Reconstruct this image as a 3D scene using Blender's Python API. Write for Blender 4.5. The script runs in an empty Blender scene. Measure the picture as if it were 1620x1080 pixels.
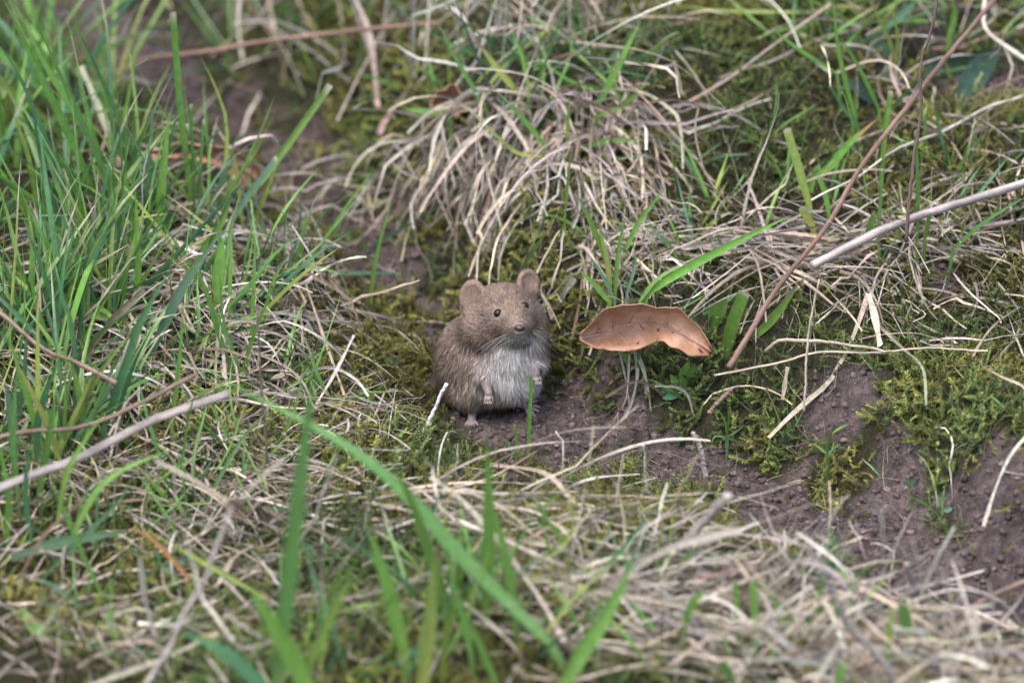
import bpy, math, random
import numpy as np
from mathutils import Vector

# ------------------------------------------------------------------ camera, world, sun, exposure
TH = math.radians(25.0)          # camera looks down by this
DIST = 4.0                       # metres to the vole
S = 0.00032                      # metres per photograph pixel at the vole
CT, ST = math.cos(TH), math.sin(TH)
AIM = np.array([0.0, 0.0, 0.0406])
RIGHT = np.array([1.0, 0, 0]); UPV = np.array([0, ST, CT]); FWD = np.array([0, CT, -ST])
CAM = AIM - DIST * FWD

scene = bpy.context.scene
COL = scene.collection
cam_d = bpy.data.cameras.new("camera"); cam = bpy.data.objects.new("camera", cam_d); COL.objects.link(cam)
cam.location = CAM; cam.rotation_euler = (math.pi / 2 - TH, 0, 0)
cam_d.sensor_width = 36.0; cam_d.lens = 36.0 * DIST / (1620 * S)
cam_d.clip_start = 0.1; cam_d.clip_end = 200.0
cam_d.dof.use_dof = True; cam_d.dof.focus_distance = DIST - 0.025; cam_d.dof.aperture_fstop = 4.8
scene.camera = cam

SUN_EL, SUN_AZ = math.radians(66), math.radians(215)     # azimuth measured from +Y towards +X
world = bpy.data.worlds.new("World"); scene.world = world; world.use_nodes = True
wn = world.node_tree.nodes; wl = world.node_tree.links
sky = wn.new("ShaderNodeTexSky"); sky.sky_type = 'NISHITA'; sky.sun_disc = False
sky.sun_elevation = SUN_EL; sky.sun_rotation = SUN_AZ
sky.air_density = 1.0; sky.dust_density = 3.0
wl.new(sky.outputs[0], wn["Background"].inputs[0]); wn["Background"].inputs[1].default_value = 0.13
sun_d = bpy.data.lights.new("sun", 'SUN'); sun = bpy.data.objects.new("sun", sun_d); COL.objects.link(sun)
sun_d.energy = 0.75; sun_d.angle = math.radians(40); sun_d.color = (1.0, 0.95, 0.89)
sv = Vector((math.sin(SUN_AZ) * math.cos(SUN_EL), math.cos(SUN_AZ) * math.cos(SUN_EL), math.sin(SUN_EL)))
sun.rotation_euler = sv.to_track_quat('Z', 'Y').to_euler(); sun.location = (0, 0, 3)
vs = scene.view_settings
vs.view_transform = 'Standard'; vs.look = 'None'; vs.gamma = 1.0; vs.use_curve_mapping = False; vs.exposure = 1.9
scene.cycles.max_bounces = 7; scene.cycles.diffuse_bounces = 4; scene.cycles.transmission_bounces = 4
scene.cycles.use_denoising = True

# ------------------------------------------------------------------ helpers
rng = np.random.default_rng(7)
random.seed(7)

def smooth(a, b, x):
    t = np.clip((x - a) / (b - a), 0, 1); return t * t * (3 - 2 * t)

def _hash(ix, iy, seed):
    n = (ix.astype(np.int64) * 374761393 + iy.astype(np.int64) * 668265263 + seed * 974711) & 0x7fffffff
    n = ((n ^ (n >> 13)) * 1274126177) & 0x7fffffff
    return ((n ^ (n >> 16)) & 0xffff) / 65535.0

def noise(x, y, freq, seed=0):
    x = np.asarray(x, float) * freq; y = np.asarray(y, float) * freq
    ix = np.floor(x); iy = np.floor(y); fx = x - ix; fy = y - iy
    fx = fx * fx * (3 - 2 * fx); fy = fy * fy * (3 - 2 * fy)
    a = _hash(ix, iy, seed); b = _hash(ix + 1, iy, seed); c = _hash(ix, iy + 1, seed); d = _hash(ix + 1, iy + 1, seed)
    return (a * (1 - fx) + b * fx) * (1 - fy) + (c * (1 - fx) + d * fx) * fy - 0.5

def project(p):
    r = np.asarray(p) - CAM
    f = r @ FWD
    return 810 + (r @ RIGHT) / f * DIST / S, 540 - (r @ UPV) / f * DIST / S

def raydir(px, py):
    px = np.asarray(px, float); py = np.asarray(py, float)
    return FWD + ((px - 810) * S / DIST)[..., None] * RIGHT + ((540 - py) * S / DIST)[..., None] * UPV

def at_y(px, py, y):
    d = raydir(px, py); t = (np.asarray(y) - CAM[1]) / d[..., 1]
    return CAM + t[..., None] * d

# ------------------------------------------------------------------ terrain
PATH = np.array([(-.30, .47), (-.22, .37), (-.163, .289), (-.115, .238), (-.08, .175), (-.05, .105), (-.018, .032), (.029, -.014),
                 (.093, -.050), (.160, -.110), (.255, -.180), (.38, -.26)])
PRAD = np.array([.024, .028, .032, .032, .027, .026, .029, .030, .030, .044, .050, .05])
PBANK = np.array([.03, .035, .045, .055, .062, .062, .058, .052, .048, .044, .045, .045])

def path_dist(x, y):
    best = np.full(np.shape(x), 9.0); sgn = np.ones(np.shape(x)); rad = np.zeros(np.shape(x)); bank = np.zeros(np.shape(x))
    for i in range(len(PATH) - 1):
        a, b = PATH[i], PATH[i + 1]; e = b - a; L2 = e @ e
        t = np.clip(((x - a[0]) * e[0] + (y - a[1]) * e[1]) / L2, 0, 1)
        dx = x - a[0] - t * e[0]; dy = y - a[1] - t * e[1]
        d = np.hypot(dx, dy); m = d < best
        best = np.where(m, d, best); sgn = np.where(m, np.sign(e[0] * dy - e[1] * dx), sgn)
        rad = np.where(m, PRAD[i] + t * (PRAD[i + 1] - PRAD[i]), rad)
        bank = np.where(m, PBANK[i] + t * (PBANK[i + 1] - PBANK[i]), bank)
    return best * np.where(sgn == 0, 1, sgn), rad, bank

BUMPS = [  # x, y, radius, height : tussock on the bank, left grass mound, soil lump, nest hole, foot pad
    (.02, .20, .075, .022), (.16, .17, .07, .008), (-.20, .06, .10, .016), (.168, .025, .016, .010),
    (.060, -.026, .0062, -.016), (.058, -.010, .012, .006), (.008, -.003, .010, .0022), (.10, -.30, .14, .014), (-.05, -.22, .1, .006)]

def height_raw(x, y):
    z = 0.15 * np.clip(y, -1.5, 1.2)
    d, rad, bank = path_dist(x, y)
    wob = noise(x, y, 22, 5) * .018
    z = z + bank * smooth(.014, .072, d + wob) + .03 * smooth(.06, .3, d)
    z = z + .030 * smooth(.02, .10, -d + wob)
    z = z + .016 * noise(x, y, 11, 1) + .009 * noise(x, y, 31, 2) + .0045 * noise(x, y, 85, 3) + .0022 * noise(x, y, 210, 4)
    fl = np.exp(-(((x + .008) / .034) ** 2 + ((y - .002) / .03) ** 2))
    z = z * (1 - fl)
    for bx, by, r, hh in BUMPS:
        z = z + hh * np.exp(-(((x - bx) ** 2 + (y - by) ** 2) / (r * r)))
    return z

def axis(lo, hi, step, far):
    c = np.arange(lo, hi + step / 2, step)
    out = []; s = step; v = hi
    while v < far:
        s *= 1.35; v += s; out.append(v)
    out = np.array(out); w = np.array([lo - (o - hi) for o in out[::-1]])
    return np.concatenate([w, c, out])
GX = axis(-.42, .42, .0034, 12.0); GY = axis(-.55, .80, .0034, 12.0)
XX, YY = np.meshgrid(GX, GY, indexing='ij')
HH = height_raw(XX, YY)

def hgt(x, y):
    x = np.asarray(x, float); y = np.asarray(y, float)
    i = np.clip(np.searchsorted(GX, x) - 1, 0, len(GX) - 2); j = np.clip(np.searchsorted(GY, y) - 1, 0, len(GY) - 2)
    fx = (x - GX[i]) / (GX[i + 1] - GX[i]); fy = (y - GY[j]) / (GY[j + 1] - GY[j])
    return (HH[i, j] * (1 - fx) + HH[i + 1, j] * fx) * (1 - fy) + (HH[i, j + 1] * (1 - fx) + HH[i + 1, j + 1] * fx) * fy

def hnorm(x, y, e=.004):
    n = np.stack([-(hgt(x + e, y) - hgt(x - e, y)) / (2 * e), -(hgt(x, y + e) - hgt(x, y - e)) / (2 * e), np.ones(np.shape(x))], -1)
    return n / np.linalg.norm(n, axis=-1, keepdims=True)

def G(px, py):
    """photograph pixel -> point on the ground"""
    px = np.atleast_1d(np.asarray(px, float)); py = np.atleast_1d(np.asarray(py, float))
    d = raydir(px, py)
    ts = np.linspace(3.2, 5.6, 420)
    hit = np.full(px.shape, ts[-1]); done = np.zeros(px.shape, bool)
    for a in ts:
        p = CAM + a * d
        b = (p[:, 2] < hgt(p[:, 0], p[:, 1])) & ~done
        hit[b] = a; done |= b
    lo, hi = hit - (ts[1] - ts[0]), hit.copy()
    for _ in range(9):
        m = (lo + hi) / 2; p = CAM + m[:, None] * d
        b = p[:, 2] < hgt(p[:, 0], p[:, 1])
        hi = np.where(b, m, hi); lo = np.where(b, lo, m)
    p = CAM + hi[:, None] * d
    p[:, 2] = hgt(p[:, 0], p[:, 1])
    return p

def G1(px, py): return G([px], [py])[0]

LUMPS = [(x, y, r) for (px, py, r) in ((1335, 640, .024), (792, 668, .030), (995, 700, .022), (1530, 120, .03), (590, 440, .018), (600, 780, .012), (200, 970, .014), (1500, 450, .014), (1420, 690, .015))
         for x, y, _ in [G1(px, py)]]
def soil_mask(x, y):
    d, rad, bank = path_dist(x, y)
    r = rad * (1 + 1.5 * noise(x, y, 38, 21) + 1.3 * noise(x, y, 100, 22) + .7 * noise(x, y, 260, 24))
    off = np.where(d > 0, np.abs(d) * np.where(x < .14, 1.4, 1.0), np.abs(d) * 1.15)
    m = 1 - smooth(.72, 1.1, off / np.maximum(r, .004))
    for lx, ly, lr in LUMPS:
        q = np.hypot(x - lx, y - ly) / (lr * (1 + 1.2 * noise(x, y, 60, 23)))
        m = np.maximum(m, 1 - smooth(.5, 1.0, q))
    return m

# ------------------------------------------------------------------ mesh + materials
def fast_mesh(name, verts, quads=None, tris=None, col=None, mat=None, smooth_shade=True, parent=None):
    me = bpy.data.meshes.new(name)
    verts = np.ascontiguousarray(verts, np.float32)
    me.vertices.add(len(verts)); me.vertices.foreach_set("co", verts.ravel())
    idx, st, off = [], [], 0
    for f, k in ((quads, 4), (tris, 3)):
        if f is not None and len(f):
            f = np.asarray(f, np.int32).reshape(-1, k)
            idx.append(f.ravel()); st.append(off + np.arange(len(f), dtype=np.int32) * k); off += f.size
    idx = np.concatenate(idx); st = np.concatenate(st)
    me.loops.add(len(idx)); me.loops.foreach_set("vertex_index", idx)
    me.polygons.add(len(st)); me.polygons.foreach_set("loop_start", st)
    me.update(calc_edges=True)
    if smooth_shade: me.polygons.foreach_set("use_smooth", np.ones(len(st), bool))
    if col is not None:
        a = me.color_attributes.new("Col", 'FLOAT_COLOR', 'POINT')
        c = np.ones((len(verts), 4), np.float32); c[:, :3] = col
        a.data.foreach_set("color", c.ravel())
    if mat: me.materials.append(mat)
    ob = bpy.data.objects.new(name, me); COL.objects.link(ob)
    if parent is not None: ob.parent = parent; ob.matrix_parent_inverse = parent.matrix_world.inverted() if False else ob.matrix_parent_inverse
    return ob

def child(ob, parent):
    """parent without moving: the mesh is in world space, the parent is an Empty at its own location"""
    ob.parent = parent
    ob.location = -np.array(parent.location)
    return ob

def empty(name, loc, label=None, cat=None, group=None):
    o = bpy.data.objects.new(name, None); COL.objects.link(o); o.location = loc; o.empty_display_size = .01
    if label: tag(o, label, cat, group)
    return o

def tag(o, label=None, cat=None, group=None, kind=None):
    if label: o["label"] = label
    if cat: o["category"] = cat
    if group: o["group"] = group
    if kind: o["kind"] = kind
    return o

def nodes_of(name):
    m = bpy.data.materials.new(name); m.use_nodes = True
    nt = m.node_tree; return m, nt.nodes, nt.links, nt.nodes["Principled BSDF"], nt.nodes["Material Output"]

def attr_mat(name, rough=.55, transl=0.0, spec=.35, vary=.25, scale=600., stripe=0.0, sheen=0.0):
    m, N, L, P, O = nodes_of(name)
    a = N.new("ShaderNodeVertexColor"); a.layer_name = "Col"
    tc = N.new("ShaderNodeTexCoord")
    n = N.new("ShaderNodeTexNoise"); n.inputs["Scale"].default_value = scale; n.inputs["Detail"].default_value = 3
    L.new(tc.outputs["Object"], n.inputs["Vector"])
    r = N.new("ShaderNodeMapRange"); r.inputs[1].default_value = .3; r.inputs[2].default_value = .7
    r.inputs[3].default_value = 1 - vary; r.inputs[4].default_value = 1 + vary
    L.new(n.outputs[0], r.inputs[0])
    mul = N.new("ShaderNodeMix"); mul.data_type = 'RGBA'; mul.blend_type = 'MULTIPLY'; mul.inputs[0].default_value = 1
    L.new(a.outputs[0], mul.inputs[6]); L.new(r.outputs[0], mul.inputs[7])
    L.new(mul.outputs[2], P.inputs["Base Color"])
    P.inputs["Roughness"].default_value = rough; P.inputs["Specular IOR Level"].default_value = spec
    if sheen: P.inputs["Sheen Weight"].default_value = sheen
    if transl:
        t = N.new("ShaderNodeBsdfTranslucent"); L.new(mul.outputs[2], t.inputs[0])
        mx = N.new("ShaderNodeMixShader"); mx.inputs[0].default_value = transl
        L.new(P.outputs[0], mx.inputs[1]); L.new(t.outputs[0], mx.inputs[2]); L.new(mx.outputs[0], O.inputs[0])
    return m

M_BLADE = attr_mat("green_blade", .42, .30, .45, .16, 300)
M_STRAW = attr_mat("dry_straw", .6, .18, .35, .30, 420)
M_MOSS = attr_mat("moss", .6, .30, .25, .25, 250)
M_STEM = attr_mat("dry_stem", .65, 0, .3, .14, 500)
M_CRUMB = attr_mat("soil_crumb", .95, 0, .15, .35, 900)
M_LEAFG = attr_mat("green_leaf", .38, .2, .5, .2, 260)
M_FUR = attr_mat("fur", .55, .18, .3, .12, 500)
M_SKIN = attr_mat("vole_skin", .6, 0, .3, .15, 1200)

def soil_material():
    m, N, L, P, O = nodes_of("soil")
    tc = N.new("ShaderNodeTexCoord")
    def nz(s, d=6, r=.6):
        n = N.new("ShaderNodeTexNoise"); n.inputs["Scale"].default_value = s; n.inputs["Detail"].default_value = d; n.inputs["Roughness"].default_value = r
        L.new(tc.outputs["Object"], n.inputs["Vector"]); return n
    n1 = nz(26); n2 = nz(220, 5); n3 = nz(900, 3)
    cr = N.new("ShaderNodeValToRGB"); e = cr.color_ramp.elements
    e[0].position = .36; e[0].color = (.040, .030, .028, 1); e[1].position = .66; e[1].color = (.190, .145, .138, 1)
    x = e.new(.5); x.color = (.098, .073, .069, 1)
    mixf = N.new("ShaderNodeMath"); mixf.operation = 'MULTIPLY_ADD'; mixf.inputs[1].default_value = .55
    sc = N.new("ShaderNodeMath"); sc.operation = 'MULTIPLY'; sc.inputs[1].default_value = .45
    L.new(n1.outputs[0], sc.inputs[0]); L.new(n2.outputs[0], mixf.inputs[0]); L.new(sc.outputs[0], mixf.inputs[2])
    L.new(mixf.outputs[0], cr.inputs[0])
    a = N.new("ShaderNodeVertexColor"); a.layer_name = "Col"
    mx = N.new("ShaderNodeMix"); mx.data_type = 'RGBA'; mx.inputs[7].default_value = (.036, .034, .018, 1)
    L.new(a.outputs[0], mx.inputs[0]); L.new(cr.outputs[0], mx.inputs[6])
    L.new(mx.outputs[2], P.inputs["Base Color"]); P.inputs["Roughness"].default_value = .95; P.inputs["Specular IOR Level"].default_value = .15
    b1 = N.new("ShaderNodeBump"); b1.inputs["Strength"].default_value = 1.0; b1.inputs["Distance"].default_value = .007
    b2 = N.new("ShaderNodeBump"); b2.inputs["Strength"].default_value = .8; b2.inputs["Distance"].default_value = .002
    L.new(n2.outputs[0], b1.inputs["Height"]); L.new(n3.outputs[0], b2.inputs["Height"]); L.new(b1.outputs[0], b2.inputs["Normal"])
    L.new(b2.outputs[0], P.inputs["Normal"])
    return m

# ---- ground
nxg, nyg = XX.shape
SM = soil_mask(XX.ravel(), YY.ravel())
ii = np.arange(nxg * nyg).reshape(nxg, nyg)
gq = np.stack([ii[:-1, :-1], ii[1:, :-1], ii[1:, 1:], ii[:-1, 1:]], -1).reshape(-1, 4)
# crumbly relief where the soil is bare
xr, yr = XX.ravel(), YY.ravel()
crum = SM * (.0075 * noise(xr, yr, 75, 30) + .0055 * noise(xr, yr, 150, 31) + .0036 * noise(xr, yr, 290, 32))
crum *= smooth(.012, .034, np.hypot(xr + .008, yr - .002))
HH = HH + crum.reshape(HH.shape)
gcol = np.repeat((1 - SM)[:, None], 3, 1)
ground = fast_mesh("ground", np.stack([XX.ravel(), YY.ravel(), HH.ravel()], -1), quads=gq, col=gcol, mat=soil_material())
tag(ground, kind="structure")

# ------------------------------------------------------------------ strips
def norm(v): return v / np.maximum(np.linalg.norm(v, axis=-1, keepdims=True), 1e-9)

def tangents(P):
    T = np.empty_like(P)
    T[:, 1:-1] = P[:, 2:] - P[:, :-2]; T[:, 0] = P[:, 1] - P[:, 0]; T[:, -1] = P[:, -1] - P[:, -2]
    return norm(T)

def strip_arrays(P, W, side, col, fold=.18, cols=3):
    """P[N,S,3] centre lines, W[N,S] full widths, side[N,S,3], col[N,S,3] -> verts, quads, colours"""
    n, s = P.shape[:2]; T = tangents(P)
    side = norm(side - (side * T).sum(-1, keepdims=True) * T); nn = np.cross(T, side)
    offs = np.linspace(-.5, .5, cols)
    V = np.stack([P + side * (W * o)[..., None] + nn * (W * fold * (abs(o) * 2 - .5))[..., None] for o in offs], 2)
    C = np.stack([col * (1.0 + (.10 if (cols > 2 and abs(o) < .1) else 0)) for o in offs], 2)
    base = np.arange(n * s * cols).reshape(n, s, cols)
    Q = np.stack([base[:, :-1, :-1], base[:, :-1, 1:], base[:, 1:, 1:], base[:, 1:, :-1]], -1).reshape(-1, 4)
    return V.reshape(-1, 3), Q, C.reshape(-1, 3)

def tube_arrays(P, R, col, k=12):
    T = tangents(P[None])[0]; ref = np.array([0.3, .2, .93]); a = norm(np.cross(T, ref)); b = np.cross(T, a)
    ang = np.linspace(0, 2 * np.pi, k, endpoint=False)
    gro = 1 + rng.uniform(-.16, .10, k)[None, :, None] * (1 if k > 6 else 0)          # lengthwise grooves
    V = P[:, None] + R[:, None, None] * gro * (np.cos(ang)[None, :, None] * a[:, None] + np.sin(ang)[None, :, None] * b[:, None])
    s = len(P); base = np.arange(s * k).reshape(s, k); nb = np.roll(base, -1, 1)
    Q = np.stack([base[:-1], nb[:-1], nb[1:], base[1:]], -1).reshape(-1, 4)
    V = np.concatenate([V.reshape(-1, 3), P[:1], P[-1:]]); c0, c1 = s * k, s * k + 1
    Tr = np.concatenate([np.stack([nb[0], base[0], np.full(k, c0)], -1), np.stack([base[-1], nb[-1], np.full(k, c1)], -1)])
    st_ = (1 + rng.uniform(-.4, .3, k))[None] * (1 + rng.normal(0, .13, (s, k)))
    C = np.concatenate([(col[:, None] * st_[:, :, None]).reshape(-1, 3), col[:1] * .8, col[-1:] * 1.1])
    return V, Q, Tr, C

def spline(pts, n):
    p = np.asarray(pts, float)
    if len(p) == 2: p = np.array([p[0], (p[0] + p[1]) / 2, p[1]])
    e = np.concatenate([[2 * p[0] - p[1]], p, [2 * p[-1] - p[-2]]])
    L = np.concatenate([[0], np.cumsum(np.linalg.norm(np.diff(p, axis=0), axis=1))]); L /= L[-1]
    u = np.linspace(0, 1, n); k = np.clip(np.searchsorted(L, u, side='right') - 1, 0, len(p) - 2)
    t = ((u - L[k]) / (L[k + 1] - L[k]))[:, None]
    a, b, c, d = e[k], e[k + 1], e[k + 2], e[k + 3]
    return .5 * (2 * b + (c - a) * t + (2 * a - 5 * b + 4 * c - d) * t ** 2 + (3 * b - a - 3 * c + d) * t ** 3)

def trace(pts, lean=0.0, ground_tip=False, n=14, clear=.0012, tip_up=0.0, lift=0.0, drop=True):
    """photograph pixels, root first -> centre line; the root stands on the ground"""
    q = spline(pts, n)
    y0 = G1(*pts[0])[1] - lift
    y1 = G1(*pts[-1])[1] - tip_up - lift if ground_tip else y0 + lean
    L = np.concatenate([[0], np.cumsum(np.linalg.norm(np.diff(q, axis=0), axis=1))]); L /= L[-1]
    P = at_y(q[:, 0], q[:, 1], y0 + (y1 - y0) * L)
    P[:, 2] = np.maximum(P[:, 2], hgt(P[:, 0], P[:, 1]) + clear * L)
    if drop and lift and not ground_tip: P[0, 2] = hgt(P[0, 0], P[0, 1]) - .001      # the root goes down into the soil
    return P

PAL = {  # real-world base colours
    'g': (.120, .235, .045), 'G': (.082, .180, .042), 't': (.068, .160, .070), 'T': (.095, .175, .100), 'y': (.200, .260, .055),
    's': (.37, .305, .225), 'w': (.47, .42, .345), 'W': (.62, .58, .52), 'b': (.165, .112, .080), 'k': (.085, .058, .045), 'n': (.29, .245, .215), 'o': (.36, .20, .075),
    'r': (.165, .098, .070), 'd': (.028, .055, .035)}
def pal(k): return np.array(PAL[k])

def blade_width(n, w, kind):
    t = np.linspace(0, 1, n)
    if kind == 'cut': f = (.62 + .38 * smooth(0, .4, t)) * (1 - .12 * t)
    elif kind == 'leaf': f = np.clip(np.sin(np.pi * np.clip(.06 + .94 * t, 0, 1)), .02, 1) ** .75
    elif kind == 'straw': f = .8 + .2 * np.sin(t * 9 + w * 9e4) * np.where(t < .95, 1, .5)
    else: f = (.62 + .38 * smooth(0, .35, t)) * (1 - np.clip((t - .35) / .65, 0, 1) ** 1.7) + .03
    return w * f

def blade_color(n, c, kind, tip=None, root=None):
    t = np.linspace(0, 1, n)[:, None]
    base = pal(c) * rng.uniform(.85, 1.15) * (1 + rng.normal(0, .05, 3))
    r = pal(root) if root else base * np.array([1.25, 1.05, 1.1])
    out = r * (1 - smooth(0, .3, t)) + base * smooth(0, .3, t)
    if tip: out = out * (1 - smooth(.62, .9, t)) + pal(tip) * smooth(.62, .9, t)
    elif kind == 'cut': out = out * (1 - smooth(.95, 1, t)) + pal('s') * smooth(.95, 1, t)
    return out

def blade(pts, w, c='g', kind='tip', lean=None, tip=None, gtip=False, roll=None, name="blade", parent=None, up=0.0, mat=None, cols=3, fold=None, lift=0.0):
    n = 16
    if lean is None: lean = rng.uniform(-.012, .006)
    P = trace(pts, lean, gtip, n, tip_up=up, lift=lift, drop=kind != 'straw')[None]
    T = tangents(P)
    view = norm(P - CAM)
    side = np.cross(T, view); nn = np.cross(T, norm(side))
    a = rng.uniform(-.65, .65) if roll is None else roll
    a = a + np.linspace(0, rng.uniform(-.5, .5), n)[None, :, None]
    side = norm(side) * np.cos(a) + nn * np.sin(a)
    W = blade_width(n, w * S, kind)[None]
    V, Q, C = strip_arrays(P, W, side, blade_color(n, c, kind, tip)[None], fold if fold is not None else rng.uniform(.08, .24), cols)
    ob = fast_mesh(name, V, quads=Q, col=C, mat=mat or (M_STRAW if c in 'swbkno' else M_BLADE))
    if parent is not None: child(ob, parent)
    return ob

def stem(pts, w, c='n', lean=0.0, gtip=False, up=0.0, name="dry_stem", taper=.75, bumpy=.12, parent=None, nseg=44, lift=.02):
    P = trace(pts, lean, gtip, nseg, clear=.002, tip_up=up, lift=lift, drop=False)
    tt = np.linspace(0, 1, nseg); P = P + rng.normal(0, .00012, P.shape); Lq = min(1, np.linalg.norm(P[-1] - P[0]) / .12) ** 1.5; P[:, 2] += .0035 * Lq * noise(tt * 5 + w, tt * 0 + len(pts), 1., 77); P[:, 0] += .0035 * Lq * noise(tt * 5 + w, tt * 0 + 3, 1., 78)
    t = np.linspace(0, 1, nseg)
    R = w * S / 2 * (1 + (taper - 1) * t) * (1 + bumpy * noise(t * 9 + w, t * 0, 1.0, 9) * 2)
    base = pal(c) * rng.uniform(.9, 1.1)
    Cc = base * (1 + .6 * noise(t * 14, t * 0 + w, 1., 12))[:, None]
    V, Q, Tr, C = tube_arrays(P, R, Cc)
    ob = fast_mesh(name, V, quads=Q, tris=Tr, col=C, mat=M_STEM)
    if parent is not None: child(ob, parent)
    return ob

# ------------------------------------------------------------------ loose strands that fall and settle on the ground
VOLE_XY = np.array([-.008, .004])
def walk(p0, d0, length, seg, curl, grav, clear, kink=0.0):
    n = len(p0); P = np.empty((n, seg + 1, 3)); P[:, 0] = p0; d = norm(d0.copy()); st = (length / seg)[:, None]
    cv = rng.normal(0, 1, (n, 3)) * curl[:, None]
    for i in range(seg):
        cv = cv * .75 + rng.normal(0, 1, (n, 3)) * curl[:, None] * .8
        kk = (rng.random(n) < kink)[:, None] * rng.normal(0, .55, (n, 3))
        d = d + cv + kk; d[:, 2] -= grav; d = norm(d)
        p = P[:, i] + d * st
        # keep clear of the animal
        r = p[:, :2] - VOLE_XY; rl = np.linalg.norm(r, axis=1); near = (rl < .036) & (p[:, 2] < .09)
        p[near, :2] = VOLE_XY + r[near] / np.maximum(rl[near], 1e-4)[:, None] * .036
        hz = hgt(p[:, 0], p[:, 1]) + clear; low = p[:, 2] < hz
        if low.any():
            nrm = hnorm(p[low, 0], p[low, 1]); dl = d[low]; into = np.minimum((dl * nrm).sum(1), 0)[:, None]
            d[low] = norm(dl - into * nrm); p[low, 2] = hz[low]
        P[:, i + 1] = p
    return P

def strands_mesh_arrays(P, w, col, twist, kind, fold=.2, cols=3, tipcol=None):
    n, s = P.shape[:2]; T = tangents(P)
    ref = norm(rng.normal(0, 1, (n, 1, 3)) * np.array([1, 1, .35])); side = norm(np.cross(T, ref)); nn = np.cross(T, side)
    a = (np.linspace(0, 1, s)[None] * twist[:, None])[..., None]
    side = side * np.cos(a) + nn * np.sin(a)
    t = np.linspace(0, 1, s)[None]
    if kind == 'tip': f = (.62 + .38 * smooth(0, .35, t)) * (1 - np.clip((t - .35) / .65, 0, 1) ** 1.7) + .03
    else:
        f = (.75 + .3 * noise(t * 6 + np.arange(n)[:, None] * 3.3, t * 0, 1., 8)) * (1 - .35 * t ** 3)
    W = w[:, None] * f
    C = col[:, None, :] * (1 + .5 * noise(t * 5 + np.arange(n)[:, None] * 1.7, t * 0, 1., 14))[..., None]
    if tipcol is not None:
        m = smooth(.6, .95, t)[..., None] * (rng.random(n) < .3)[:, None, None]
        C = C * (1 - m) + tipcol * m
    return strip_arrays(P, W, side, C, fold, cols)

def jitter_cols(keys, n, probs=None, sd=.12):
    k = rng.choice(len(keys), n, p=probs); base = np.array([PAL[x] for x in keys])[k]
    return np.clip(base * np.exp(rng.normal(0, sd * 1.6, (n, 1))) * (1 + rng.normal(0, sd * .3, (n, 3))), .005, .75)

def in_ellipse(cx, cy, rx, ry, n):
    r = np.sqrt(rng.random(n)); a = rng.random(n) * 2 * np.pi
    return cx + rx * r * np.cos(a), cy + ry * r * np.sin(a)

def hides_vole(P):
    px, py = project(P.reshape(-1, 3)); px = px.reshape(P.shape[:2]); py = py.reshape(P.shape[:2])
    return ((px > 684) & (px < 878) & (py > 425) & (py < 672) & (P[..., 1] < .012)).any(1)

def make_strands(cx, cy, rx, ry, n, heads, spread, elev, length, width, curl, grav, keys, probs=None, clear=(.001, .009), seg=9, soil_keep=.12, lift=0.0, fan=0.0):
    px, py = in_ellipse(cx, cy, rx, ry, n)
    ok = ~((px > 655) & (px < 900) & (py > 420) & (py < 745)); px, py = px[ok], py[ok]
    p = G(px, py)
    keep = rng.random(len(p)) > soil_mask(p[:, 0], p[:, 1]) * (1 - soil_keep); p = p[keep]; px = px[keep]; n = len(p)
    hd = np.radians(rng.choice(heads, n) + rng.normal(0, spread, n) + fan * (px - cx) / rx)
    el = np.radians(rng.normal(elev[0], elev[1], n))
    d = np.stack([np.cos(hd) * np.cos(el), np.sin(hd) * np.cos(el), np.sin(el)], -1)
    L = rng.uniform(*length, n); w = rng.uniform(*width, n)
    cl = rng.uniform(clear[0], clear[1], n); p[:, 2] += cl + lift * rng.random(n)
    P = walk(p, d, L, seg, np.full(n, curl) * rng.uniform(.3, 1.2, n), grav * .8, cl, .13)
    end = soil_mask(P[:, -1, 0], P[:, -1, 1]) + soil_mask(P[:, seg // 2, 0], P[:, seg // 2, 1]) + soil_mask(P[:, 3 * seg // 4, 0], P[:, 3 * seg // 4, 1])
    kp = (rng.random(n) > np.clip(end, 0, 1) * .72 * (1 - soil_keep)) & ~hides_vole(P)
    return P[kp], w[kp], jitter_cols(keys, int(kp.sum()), probs)

def add_stuff(name, parts, mat, label, kind_):
    V, Q, C, off = [], [], [], 0
    for v, q, c in parts:
        V.append(v); Q.append(q + off); C.append(c); off += len(v)
    o = fast_mesh(name, np.concatenate(V), quads=np.concatenate(Q), col=np.concatenate(C), mat=mat)
    return tag(o, label, kind_, kind="stuff")

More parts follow.
